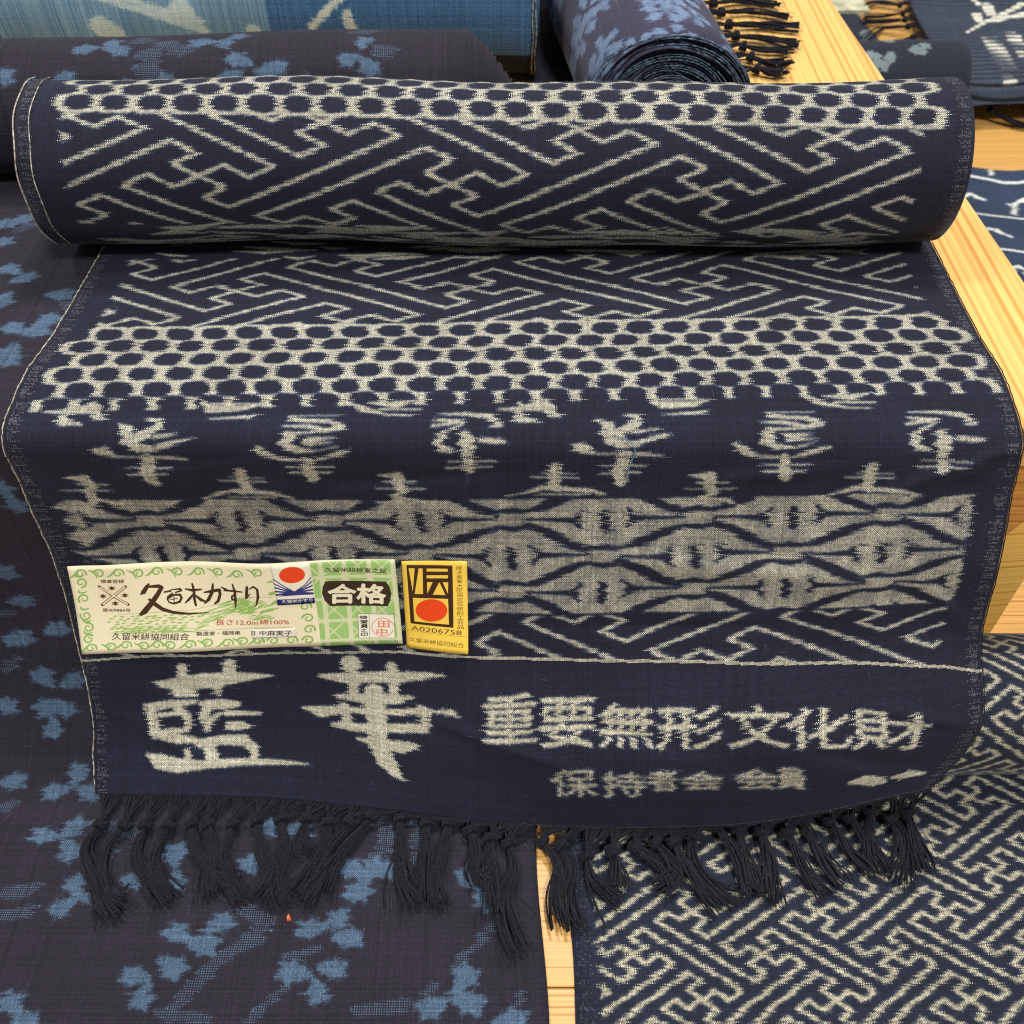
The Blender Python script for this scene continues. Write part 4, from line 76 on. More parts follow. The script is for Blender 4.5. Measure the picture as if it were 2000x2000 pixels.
D['Y']['frame'] = [[1.902,38.697],[20.956,38.47],[20.797,11.036],[2.278,11.487]]
D['Y']['cut'] = [[[2.749,37.2],[5.274,37.184],[3.966,26.299]],[[6.923,37.138],[8.573,37.092],[8.246,25.42],[4.707,25.382],[5.499,29.62]],[[10.223,37.045],[18.967,37.042],[18.922,35.733],[10.164,35.679]],[[10.092,33.997],[18.966,34.166],[18.917,32.752],[10.033,32.63]],[[10.157,30.955],[12.502,30.94],[10.023,25.597]],[[15.084,30.724],[15.426,30.737],[17.676,25.278],[12.368,25.272]],[[16.707,30.995],[19.003,30.978],[18.727,25.843]],[[3.828,23.504],[18.749,23.648],[18.897,12.307],[4.026,12.568]]]
D['Y']['sun'] = [[18.32,18.452],[18.122,17.353],[17.615,16.291],[16.822,15.316],[15.779,14.472],[14.534,13.799],[13.147,13.329],[11.683,13.085],[10.211,13.077],[8.802,13.307],[7.522,13.765],[6.431,14.429],[5.581,15.268],[5.011,16.244],[4.747,17.309],[4.801,18.415],[5.169,19.508],[5.833,20.538],[6.761,21.455],[7.909,22.217],[9.225,22.788],[10.646,23.141],[12.108,23.262],[13.543,23.143],[14.884,22.792],[16.071,22.226],[17.048,21.47],[17.769,20.56],[18.2,19.539]]
D['Y']['vert'] = [["経",[[22.454,36.695],[24.886,36.782],[22.507,38.42]]],["済",[[22.448,34.695],[24.907,34.785],[22.501,36.42]]],["産",[[22.443,32.696],[24.929,32.788],[22.496,34.421]]],["業",[[22.437,30.696],[24.95,30.791],[22.49,32.421]]],["大",[[22.431,28.696],[24.971,28.795],[22.485,30.421]]],["臣",[[22.425,26.696],[24.992,26.798],[22.479,28.421]]],["指",[[22.42,24.696],[25.014,24.801],[22.473,26.421]]],["定",[[22.414,22.696],[25.036,22.805],[22.468,24.422]]],["伝",[[22.408,20.697],[25.057,20.808],[22.462,22.422]]],["統",[[22.402,18.697],[25.079,18.812],[22.456,20.422]]],["的",[[22.396,16.697],[25.101,16.815],[22.45,18.422]]],["工",[[22.39,14.697],[25.123,14.819],[22.445,16.422]]],["芸",[[22.384,12.697],[25.145,12.823],[22.439,14.422]]],["品",[[22.378,10.697],[25.167,10.826],[22.433,12.422]]]]
D['Y']['num'] = [[2.367,8.385],[24.244,7.961],[2.473,10.444]]
D['Y']['line'] = [[0.451,8.083,0.077],[26.829,7.407,0.077]]
D['Y']['bot'] = [[1.283,3.013],[25.289,2.588],[1.395,5.125]]

BZ=-.158            # lower table top
def crspline(P,t,axis=0):
    """non-uniform Catmull-Rom through P (N,...) at float indices t"""
    P=np.asarray(P,float); N=len(P)
    d=np.linalg.norm(np.diff(P.reshape(N,-1),axis=0),axis=1); d=np.maximum(d,1e-6)
    s=np.diff(P,axis=0)/d.reshape((-1,)+(1,)*(P.ndim-1))
    m=np.empty_like(P); m[0]=s[0]; m[-1]=s[-1]
    w=(d[:-1]/(d[:-1]+d[1:])).reshape((-1,)+(1,)*(P.ndim-1))
    m[1:-1]=s[:-1]*(1-w)+s[1:]*w
    t=np.asarray(t,float); i=np.clip(t.astype(int),0,N-2); f=(t-i)
    sh=(-1,)+(1,)*(P.ndim-1); f=f.reshape(sh); h=d[i].reshape(sh)
    f2=f*f; f3=f2*f
    return (2*f3-3*f2+1)*P[i]+(f3-2*f2+f)*h*m[i]+(-2*f3+3*f2)*P[i+1]+(f3-f2)*h*m[i+1]
def sheet(cols,nu,nv):
    """cols: list of column profiles [(x,y,z)...] -> grid (nv,nu,3), v array (distance from last row)"""
    C=np.array(cols,float)                       # (ncol,nrow,3)
    nr=C.shape[1]
    mid=C.mean(0); dd=np.linalg.norm(np.diff(mid,axis=0),axis=1); cum=np.r_[0,np.cumsum(dd)]
    tt=np.interp(np.linspace(0,cum[-1],nv),cum,np.arange(nr))
    rows=np.stack([crspline(c,tt) for c in C])   # (ncol,nv,3)
    uu=np.linspace(0,len(C)-1,nu)
    g=crspline(rows,uu)                          # (nu,nv,3)
    g=g.transpose(1,0,2)
    m=g.mean(1); L=np.r_[0,np.cumsum(np.linalg.norm(np.diff(m,axis=0),axis=1))]
    return g,L[-1]-L
def main_cols():
    base=[(.146,.0052),(.12,.0048),(.06,.0046),(.012,.0046)]
    lo={0:[(-.0016,.0003),(-.0055,-.02),(-.009,-.058),(-.021,-.100),(-.040,-.133),(-.068,-.1555)],
        1:[(-.0016,.0003),(-.007,-.02),(-.012,-.055),(-.026,-.098),(-.045,-.130),(-.073,-.1515)],
        2:[(-.0016,.0003),(-.0095,-.019),(-.020,-.049),(-.038,-.087),(-.0685,-.119),(-.0845,-.1500)],
        3:[(-.0016,.0003),(-.011,-.018),(-.025,-.045),(-.041,-.078),(-.074,-.109),(-.0870,-.1450)],
        4:[(-.0016,.0003),(-.0115,-.018),(-.026,-.043),(-.038,-.073),(-.066,-.103),(-.078,-.130)]}
    X=[-.19,-.095,0,.095,.19]
    dx={0:[0,0,0,0,.002,.004],1:[0]*6,2:[0]*6,3:[0]*6,4:[0,0,0,0,0,-.014]}
    cols=[]
    for k in range(5):
        c=[(X[k]+((.008,.0065,.0035,.0007)[i] if k==0 else 0),y,z) for i,(y,z) in enumerate(base)]
        c+=[(X[k]+dx[k][i],y,z) for i,(y,z) in enumerate(lo[k])]
        cols.append(c)
    return cols
def flower_cols():
    pr=[(.215,.0015),(.15,.0015),(.06,.0015),(.010,.0013),(.0022,.0002),(-.0004,-.02),(-.0045,-.07),(-.012,-.112),(-.032,-.145),(-.060,-.1562),(-.10,-.1568),(-.16,-.1568),(-.22,-.1568)]
    cols=[]
    for k in range(5):
        f=k/4
        cols.append([(-.372+.382*f+(.004 if k==4 and y<-.13 else 0)+(.002*np.sin(y*60) if y<0 else 0),y,z) for y,z in pr])
    return cols
def fret_cols():
    pr=[(-.030,-.1565),(-.06,-.1565),(-.10,-.1568),(-.14,-.1568),(-.18,-.1568),(-.22,-.1568)]
    return [[(.0240+.376*k/4+(.0015*np.sin(y*70) if k==0 else 0),y,z) for y,z in pr] for k in range(5)]
MAIN_R=.034; MAIN_Y=.1295; MAIN_Z=.0047+MAIN_R

# ------------------------------------------------------------------ mesh helpers
def tag(o, label, cat, group=None, kind=None):
    if label: o['label'] = label
    if cat: o['category'] = cat
    if group: o['group'] = group
    if kind: o['kind'] = kind
    return o
def thing(name, loc, label, cat, group=None):
    o = bpy.data.objects.new(name, None); C.objects.link(o); o.location = loc; o.empty_display_size = .02
    return tag(o, label, cat, group)
def mesh_obj(name, verts, faces, mat, parent=None, uv=None, smooth=True):
    me = bpy.data.meshes.new(name)
    me.from_pydata([tuple(map(float, v)) for v in verts], [], [tuple(map(int, f)) for f in faces])
    if uv is not None:
        lay = me.uv_layers.new(name='UVMap')
        idx = np.empty(len(me.loops), dtype=np.int32); me.loops.foreach_get('vertex_index', idx)
        lay.data.foreach_set('uv', np.asarray(uv, np.float32)[idx].ravel())
    if smooth: me.polygons.foreach_set('use_smooth', np.ones(len(me.polygons), bool))
    me.materials.append(mat); me.update()
    o = bpy.data.objects.new(name, me); C.objects.link(o)
    if parent is not None:
        o.parent = parent; o.matrix_parent_inverse = parent.matrix_basis.inverted()
    return o
def grid_faces(nv, nu):
    i = np.arange(nv * nu).reshape(nv, nu)
    return np.stack([i[:-1, :-1], i[1:, :-1], i[1:, 1:], i[:-1, 1:]], -1).reshape(-1, 4)
def solid(o, t, off=-1.0):
    m = o.modifiers.new('thickness', 'SOLIDIFY'); m.thickness = t; m.offset = off; m.use_even_offset = False
    return o
def grid_obj(name, g, mat, parent, u, v, thick=.0006):
    nv, nu = g.shape[:2]
    uu, vv = np.broadcast_to(np.asarray(u), (nv, nu)), np.broadcast_to(np.asarray(v)[:, None], (nv, nu))
    o = mesh_obj(name, g.reshape(-1, 3), grid_faces(nv, nu), mat, parent, np.stack([uu, vv], -1).reshape(-1, 2))
    return solid(o, thick)
class MB:
    def __init__(s): s.v = []; s.f = []
    def tube(s, pts, rad, n=5, cap=True):
        pts = np.asarray(pts, float); k = len(pts); rad = np.broadcast_to(np.asarray(rad, float), (k,))
        t = np.gradient(pts, axis=0); t /= np.maximum(np.linalg.norm(t, axis=1, keepdims=True), 1e-9)
        ref = np.array([0, 0, 1.]) if abs(t[:, 2]).mean() < .8 else np.array([1., 0, 0])
        a = np.cross(t, ref); a /= np.maximum(np.linalg.norm(a, axis=1, keepdims=True), 1e-9); b = np.cross(t, a)
        an = np.arange(n) * 2 * np.pi / n; o = len(s.v)
        ring = pts[:, None] + rad[:, None, None] * (np.cos(an)[None, :, None] * a[:, None] + np.sin(an)[None, :, None] * b[:, None])
        s.v.extend(ring.reshape(-1, 3))
        for i in range(k - 1):
            for j in range(n):
                j2 = (j + 1) % n
                s.f.append((o + i * n + j, o + i * n + j2, o + (i + 1) * n + j2, o + (i + 1) * n + j))
        if cap:
            s.f.append(tuple(o + j for j in range(n))[::-1]); s.f.append(tuple(o + (k - 1) * n + j for j in range(n)))
    def box(s, lo, hi):
        o = len(s.v); x0, y0, z0 = lo; x1, y1, z1 = hi
        s.v += [(x0,y0,z0),(x1,y0,z0),(x1,y1,z0),(x0,y1,z0),(x0,y0,z1),(x1,y0,z1),(x1,y1,z1),(x0,y1,z1)]
        s.f += [tuple(o + q for q in f) for f in [(3,2,1,0),(4,5,6,7),(0,1,5,4),(1,2,6,5),(2,3,7,6),(3,0,4,7)]]
    def prism(s, poly, z0, z1):
        o = len(s.v); n = len(poly)
        s.v += [(x, y, z0) for x, y in poly] + [(x, y, z1) for x, y in poly]
        s.f.append(tuple(o + i for i in range(n))[::-1]); s.f.append(tuple(o + n + i for i in range(n)))
        s.f += [(o + i, o + (i + 1) % n, o + n + (i + 1) % n, o + n + i) for i in range(n)]
    def build(s, name, mat, parent=None, smooth=True): return mesh_obj(name, s.v, s.f, mat, parent, smooth=smooth)
def bevel(o, w, seg=3):
    m = o.modifiers.new('bevel', 'BEVEL'); m.width = w; m.segments = seg; m.limit_method = 'ANGLE'
    return o

# ------------------------------------------------------------------ drawing cloth and paper designs
rng = np.random.default_rng(7)
class Canvas:
    """a design in real units; row 0 is the near end; masks 0..1"""
    def __init__(s, w, h, pitch):
        s.p = pitch; s.nx = int(round(w / pitch)); s.ny = int(round(h / pitch)); s.w = w; s.h = h
        s.m = np.zeros((s.ny, s.nx), np.float32)
    def seg(s, a, b, ra, rb, val=1., m=None):
        m = s.m if m is None else m; p = s.p; rr = max(ra, rb) + p
        x0 = max(int((min(a[0], b[0]) - rr) / p), 0); x1 = min(int((max(a[0], b[0]) + rr) / p) + 2, s.nx)
        y0 = max(int((min(a[1], b[1]) - rr) / p), 0); y1 = min(int((max(a[1], b[1]) + rr) / p) + 2, s.ny)
        if x0 >= x1 or y0 >= y1: return
        X = (np.arange(x0, x1) + .5) * p - a[0]; Y = ((np.arange(y0, y1) + .5) * p - a[1])[:, None]
        dx, dy = b[0] - a[0], b[1] - a[1]; L = dx * dx + dy * dy + 1e-18
        t = np.clip((X * dx + Y * dy) / L, 0, 1)
        d = np.sqrt((X - t * dx) ** 2 + (Y - t * dy) ** 2) - (ra + (rb - ra) * t)
        k = np.clip(.5 - d / p, 0, 1)
        w = m[y0:y1, x0:x1]
        if val: np.maximum(w, k * val, out=w)
        else: np.minimum(w, 1 - k, out=w)
    def stroke(s, pts, r=None, val=1., m=None):
        if len(pts) == 1: pts = [pts[0], pts[0]]
        for a, b in zip(pts[:-1], pts[1:]):
            ra = r if r is not None else a[2]; rb = r if r is not None else b[2]
            s.seg(a, b, ra, rb, val, m)
    def tri(s, T, m=None):
        m = s.m if m is None else m; p = s.p
        T = np.asarray(T)
        x0 = max(int(T[:, 0].min() / p), 0); x1 = min(int(T[:, 0].max() / p) + 2, s.nx)
        y0 = max(int(T[:, 1].min() / p), 0); y1 = min(int(T[:, 1].max() / p) + 2, s.ny)
        if x0 >= x1 or y0 >= y1: return
        X = (np.arange(x0, x1) + .5) * p; Y = ((np.arange(y0, y1) + .5) * p)[:, None]
        (ax, ay), (bx, by), (cx, cy) = T
        D_ = (bx - ax) * (cy - ay) - (cx - ax) * (by - ay)
        if abs(D_) < 1e-18: return
        l1 = ((X - ax) * (cy - ay) - (cx - ax) * (Y - ay)) / D_
        l2 = ((bx - ax) * (Y - ay) - (X - ax) * (by - ay)) / D_
        k = (l1 >= -1e-6) & (l2 >= -1e-6) & (l1 + l2 <= 1 + 1e-6)
        w = m[y0:y1, x0:x1]; w[k] = 1.
    def poly(s, P, m=None):
        P = np.asarray(P, float); c = P.mean(0)
        for i in range(len(P)): s.tri([c, P[i], P[(i + 1) % len(P)]], m)
_gl = {}
def glyphs(text):
    """triangles of a string set in the built-in font, with its tight box"""
    if text not in _gl:
        c = bpy.data.curves.new('text', 'FONT'); c.body = text; c.resolution_u = 4
        o = bpy.data.objects.new('text', c); C.objects.link(o)
        dg = bpy.context.evaluated_depsgraph_get()
        me = bpy.data.meshes.new_from_object(o.evaluated_get(dg)); me.calc_loop_triangles()
        co = np.array([v.co[:2] for v in me.vertices]); tr = np.array([t.vertices[:] for t in me.loop_triangles])
        bpy.data.objects.remove(o); bpy.data.curves.remove(c); bpy.data.meshes.remove(me)
        lo, hi = co.min(0), co.max(0); _gl[text] = ((co - lo) / (hi - lo))[tr]
    return _gl[text]
def write(cv, text, BL, BR, TL, m=None):
    T = glyphs(text); BL, BR, TL = map(np.asarray, (BL[:2], BR[:2], TL[:2]))
    for t in T: cv.tri(BL + t[:, :1] * (BR - BL) + t[:, 1:] * (TL - BL), m)
def dilate(m, k):
    for _ in range(k):
        n = m.copy()
        n[1:] = np.maximum(n[1:], m[:-1]); n[:-1] = np.maximum(n[:-1], m[1:])
        n[:, 1:] = np.maximum(n[:, 1:], m[:, :-1]); n[:, :-1] = np.maximum(n[:, :-1], m[:, 1:]); m = n
    return m
def blur(m, k):
    for ax in (0, 1):
        for _ in range(k):
            p = np.concatenate([m.take([0], ax), m, m.take([-1], ax)], ax)
            a = [slice(None)] * 2; b = [slice(None)] * 2; a[ax] = slice(0, -2); b[ax] = slice(2, None)
            m = (p[tuple(a)] + 2 * m + p[tuple(b)]) / 4
    return m
def fret(cv, ox, oy, sx, h, r, v0, v1, hand=0, shear=0., u0=.012, u1=.368, gapn=6):
    """linked key-fret: crossings on a diamond lattice, hooked arms turning alternately"""
    P = np.array([sx, -h]); Q = np.array([sx, h]); tmp = np.zeros_like(cv.m)
    for i in range(-14, 15):
        for j in range(-14, 15):
            o = gapn * (i * P + j * Q) + (ox, oy); n1 = gapn + 1
            if o[0] < -.08 or o[0] > cv.w + .08 or o[1] < v0 - 14 * h or o[1] > v1 + 14 * h: continue
            e = (i + j + hand) % 2 == 0
            for sg in (1, -1):
                if e: arms = [[0*P, P, P - Q, 2*P - Q, 2*P + n1*Q], [0*P, Q, Q + P, 2*Q + P, 2*Q - n1*P]]
                else: arms = [[0*P, P, P + Q, 2*P + Q], [0*P, Q, Q - P, 2*Q - P]]
                for a in arms:
                    pts = [o + sg * q for q in a]
                    pts = [(x + rng.normal(0, .00022), y + shear * (x - .19) + rng.normal(0, .00018)) for x, y in pts]
                    cv.stroke(pts, r, m=tmp)
    a, b = int(v0 / cv.p), int(v1 / cv.p)
    keep = np.zeros_like(tmp)
    x = (np.arange(cv.nx) + .5) * cv.p; y = (np.arange(cv.ny) + .5) * cv.p
    yy = y[:, None] - shear * (x[None] - .19)
    keep = ((yy >= v0) & (yy <= v1) & (x[None] > u0) & (x[None] < u1))
    cv.m = np.maximum(cv.m, tmp * keep)
def shift_rows(m, amp, grp, small):
    ny, nx = m.shape
    g = np.repeat(rng.normal(0, amp, ny // grp + 1), grp)[:ny] + rng.normal(0, small, ny)
    idx = (np.arange(nx)[None] - np.round(g).astype(int)[:, None])
    return np.where((idx >= 0) & (idx < nx), np.take_along_axis(m, np.clip(idx, 0, nx - 1), 1), 0)
def weave(warp, weft, stops, up=2, gap=.62, slub=.10, lint=0):
    """plain weave picture from thread-dye masks; stops: list of sRGB colours for dye 0, .5, 1"""
    ny, nx = warp.shape
    par = (np.add.outer(np.arange(ny), np.arange(nx)) % 2).astype(bool)
    top = np.where(par, warp, weft)
    top = np.clip(top + rng.normal(0, .05, top.shape) * (top > .02), 0, 1)
    st = np.asarray(stops, float) / 255.
    rgb = np.stack([np.interp(top, {3: [0, .5, 1], 4: [0, .22, .5, 1]}[len(st)], st[:, c]) for c in range(3)], -1).astype(np.float32)
    var = 1 + rng.normal(0, slub, (ny, 1)) * .5 + rng.normal(0, slub, (1, nx)) * .5 + rng.normal(0, slub * .7, (ny, nx))
    rgb *= var[..., None].astype(np.float32)
    prof = {2: np.array([[1.08, .95], [.95, gap]]), 3: np.array([[gap + .12, .95, gap], [.97, 1.14, .97], [gap, .95, gap + .12]])}[up]
    out = np.repeat(np.repeat(rgb, up, 0), up, 1)
    out *= np.tile(prof, (ny, nx)).astype(np.float32)[..., None]
    H, W = out.shape[:2]
    for _ in range(lint):                                   # fine pale fluff caught in the weave
        x, y = rng.uniform(0, W), rng.uniform(0, H); a = rng.uniform(0, 6.28); n = int(rng.uniform(4, 28)); cur = rng.normal(0, .06)
        al = rng.uniform(.08, .35)
        for _k in range(n):
            x += math.cos(a); y += math.sin(a); a += cur
            i, j = int(y), int(x)
            if 0 <= i < H and 0 <= j < W: out[i, j] = out[i, j] * (1 - al) + al * np.array([.75, .76, .78])
    return np.clip(out, 0, 1)
def make_image(name, rgb):
    H, W = rgb.shape[:2]
    im = bpy.data.images.new(name, W, H, alpha=False)
    px = np.ones((H, W, 4), np.float32); px[..., :3] = rgb
    im.pixels.foreach_set(px.ravel()); im.update(); im.pack()
    return im

# ------------------------------------------------------------------ materials
def nt(name):
    m = bpy.data.materials.new(name); m.use_nodes = True
    n = m.node_tree.nodes; return m, n, m.node_tree.links, n['Principled BSDF']
def cloth_mat(name, img, rough=.88, sheen=.12, spec=.22, tint=(.55, .6, .75)):
    m, n, l, b = nt(name)
    t = n.new('ShaderNodeTexImage'); t.image = img; t.interpolation = 'Linear'; t.extension = 'REPEAT'
    # uneven dye: slow procedural variation over the cloth
    tc = n.new('ShaderNodeTexCoord'); nz = n.new('ShaderNodeTexNoise'); nz.inputs['Scale'].default_value = 26; nz.inputs['Detail'].default_value = 4
    l.new(tc.outputs['Object'], nz.inputs['Vector'])
    mr = n.new('ShaderNodeMapRange'); mr.inputs[1].default_value = .3; mr.inputs[2].default_value = .7; mr.inputs[3].default_value = .86; mr.inputs[4].default_value = 1.12
    l.new(nz.outputs[0], mr.inputs[0])
    mx = n.new('ShaderNodeMix'); mx.data_type = 'RGBA'; mx.blend_type = 'MULTIPLY'; mx.inputs[0].default_value = 1
    l.new(t.outputs[0], mx.inputs[6]); l.new(mr.outputs[0], mx.inputs[7]); l.new(mx.outputs[2], b.inputs['Base Color'])
    b.inputs['Roughness'].default_value = rough; b.inputs['Specular IOR Level'].default_value = spec
    b.inputs['Sheen Weight'].default_value = sheen; b.inputs['Sheen Roughness'].default_value = .45
    b.inputs['Sheen Tint'].default_value = (*tint, 1)
    f = n.new('ShaderNodeTexNoise'); f.inputs['Scale'].default_value = 1500; f.inputs['Detail'].default_value = 1
    l.new(tc.outputs['Object'], f.inputs['Vector'])
    bp = n.new('ShaderNodeBump'); bp.inputs['Strength'].default_value = .35; bp.inputs['Distance'].default_value = .0004
    l.new(f.outputs[0], bp.inputs['Height']); l.new(bp.outputs[0], b.inputs['Normal'])
    return m
def plain_mat(name, col, rough=.8, spec=.25, var=.25, scale=400, sheen=0.):
    m, n, l, b = nt(name)
    tc = n.new('ShaderNodeTexCoord'); nz = n.new('ShaderNodeTexNoise'); nz.inputs['Scale'].default_value = scale; nz.inputs['Detail'].default_value = 3
    l.new(tc.outputs['Object'], nz.inputs['Vector'])
    cr = n.new('ShaderNodeValToRGB')
    cr.color_ramp.elements[0].color = (*[c * (1 - var) for c in col], 1); cr.color_ramp.elements[1].color = (*[min(c * (1 + var), 1) for c in col], 1)
    cr.color_ramp.elements[0].position = .3; cr.color_ramp.elements[1].position = .7
    l.new(nz.outputs[0], cr.inputs[0]); l.new(cr.outputs[0], b.inputs['Base Color'])
    b.inputs['Roughness'].default_value = rough; b.inputs['Specular IOR Level'].default_value = spec; b.inputs['Sheen Weight'].default_value = sheen
    return m
def wood_mat(name, across, freq, light, dark, wob=.0035, long=3., thin=.5, rough=.38, tilt=0.):
    """straight-grained pine: rings cut lengthwise, `across` is the axis the lines are counted on (0=x 1=y 2=z)"""
    m, n, l, b = nt(name)
    tc = n.new('ShaderNodeTexCoord'); mp = n.new('ShaderNodeMapping')
    sc = [9., 9., 9.]; along = {0: 1, 1: 0, 2: 0}[across]; sc[along] = long
    mp.inputs['Scale'].default_value = sc
    l.new(tc.outputs['Object'], mp.inputs['Vector'])
    nz = n.new('ShaderNodeTexNoise'); nz.inputs['Scale'].default_value = 1.; nz.inputs['Detail'].default_value = 2.5
    l.new(mp.outputs[0], nz.inputs['Vector'])
    sp = n.new('ShaderNodeSeparateXYZ'); l.new(tc.outputs['Object'], sp.inputs[0])
    w = n.new('ShaderNodeMath'); w.operation = 'MULTIPLY_ADD'; w.inputs[1].default_value = wob * 2; l.new(nz.outputs[0], w.inputs[0]); l.new(sp.outputs[across], w.inputs[2])
    tl = n.new('ShaderNodeMath'); tl.operation = 'MULTIPLY_ADD'; tl.inputs[1].default_value = tilt; l.new(sp.outputs[along], tl.inputs[0]); l.new(w.outputs[0], tl.inputs[2])
    g = n.new('ShaderNodeTexNoise'); g.noise_dimensions = '1D'; g.inputs['Scale'].default_value = freq; g.inputs['Detail'].default_value = 1.2; g.inputs['Roughness'].default_value = .6
    l.new(tl.outputs[0], g.inputs['W'])
    cr = n.new('ShaderNodeValToRGB'); e = cr.color_ramp.elements
    mid = [a * .72 + c * .28 for a, c in zip(light, dark)]
    e[0].position = thin - .16; e[0].color = (*dark, 1); e[1].position = thin + .28; e[1].color = (*light, 1)
    x = e.new(thin); x.color = (*mid, 1)
    l.new(g.outputs[0], cr.inputs[0])
    f = n.new('ShaderNodeTexNoise'); f.inputs['Scale'].default_value = 1.; f.inputs['Detail'].default_value = 4
    mp2 = n.new('ShaderNodeMapping'); s2 = [900., 900., 900.]; s2[along] = 25.; mp2.inputs['Scale'].default_value = s2
    l.new(tc.outputs['Object'], mp2.inputs['Vector']); l.new(mp2.outputs[0], f.inputs['Vector'])
    mr = n.new('ShaderNodeMapRange'); mr.inputs[1].default_value = .25; mr.inputs[2].default_value = .75; mr.inputs[3].default_value = .90; mr.inputs[4].default_value = 1.07
    l.new(f.outputs[0], mr.inputs[0])
    mx = n.new('ShaderNodeMix'); mx.data_type = 'RGBA'; mx.blend_type = 'MULTIPLY'; mx.inputs[0].default_value = 1
    l.new(cr.outputs[0], mx.inputs[6]); l.new(mr.outputs[0], mx.inputs[7]); l.new(mx.outputs[2], b.inputs['Base Color'])
    b.inputs['Roughness'].default_value = rough; b.inputs['Specular IOR Level'].default_value = .35
    bp = n.new('ShaderNodeBump'); bp.inputs['Strength'].default_value = .15; bp.inputs['Distance'].default_value = .0006
    l.new(g.outputs[0], bp.inputs['Height']); l.new(bp.outputs[0], b.inputs['Normal'])
    return m
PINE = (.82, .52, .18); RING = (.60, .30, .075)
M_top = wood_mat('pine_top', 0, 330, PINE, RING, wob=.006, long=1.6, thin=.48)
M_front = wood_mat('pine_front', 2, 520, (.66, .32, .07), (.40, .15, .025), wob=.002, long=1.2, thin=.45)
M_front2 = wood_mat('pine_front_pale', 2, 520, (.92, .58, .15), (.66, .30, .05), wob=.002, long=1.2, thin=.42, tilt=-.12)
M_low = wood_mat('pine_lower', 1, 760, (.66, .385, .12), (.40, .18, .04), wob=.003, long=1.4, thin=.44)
M_thread = plain_mat('navy_thread', (.0098, .0104, .0175), .9, .12, .5, 900, sheen=.05)
M_thread_far = plain_mat('black_thread', (.009, .0095, .015), .9, .12, .4, 900, sheen=.05)
M_white_thread = plain_mat('cream_thread', (.34, .32, .27), .9, .1, .85, 600)
M_floor = plain_mat('pale_floor', (.78, .74, .62), .6, .3, .06, 6)

# ------------------------------------------------------------------ the setting
tag(MB_ := None or mesh_obj('floor', [(-6,-6,-.95),(6,-6,-.95),(6,8,-.95),(-6,8,-.95)], [(0,1,2,3)], M_floor, smooth=False), None, None, kind='structure')
lt = thing('display_table', (0, 0, BZ), 'low pine display table with straight grain under the dark fabrics', 'table')
y = -.62; k = 0
while y < .84:                                              # boards laid left to right
    w = .118; b = MB(); b.box((-.85, y + .0002, BZ - .03), (1.25, min(y + w, .845) - .0002, BZ))
    o = b.build('table_board', M_low, lt, smooth=False); bevel(o, .0004, 1); y += w
for sx in (-.78, 1.18):
    for sy in (-.55, .77):
        b = MB(); b.box((sx - .035, sy - .035, -.948), (sx + .035, sy + .035, BZ - .0305)); bevel(b.build('leg', M_low, lt, smooth=False), .003)
pf = thing('display_platform', (0, .3, BZ), 'raised pine platform with front to back grain carrying the cloth rolls', 'platform')
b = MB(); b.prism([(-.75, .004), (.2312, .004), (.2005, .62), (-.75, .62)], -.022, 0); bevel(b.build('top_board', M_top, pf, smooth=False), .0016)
def slanted_board(name, poly, mat):
    b = MB(); n = len(poly)
    b.v += [(x, .0055, z) for x, z in poly] + [(x, .024, z) for x, z in poly]
    b.f.append(tuple(range(n))); b.f.append(tuple(n + i for i in range(n))[::-1])
    b.f += [(i, n + i, n + (i + 1) % n, (i + 1) % n) for i in range(n)]
    return b.build(name, mat, pf, smooth=False)
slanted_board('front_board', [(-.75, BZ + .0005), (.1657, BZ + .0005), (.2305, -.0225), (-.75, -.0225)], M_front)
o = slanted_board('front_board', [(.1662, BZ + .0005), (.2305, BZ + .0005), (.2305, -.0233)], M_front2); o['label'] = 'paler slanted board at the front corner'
b = MB(); b.prism([(.2105, .026), (.2295, .026), (.200, .61), (.181, .61)], BZ + .0005, -.0225); b.build('side_board', M_low, pf, smooth=False)

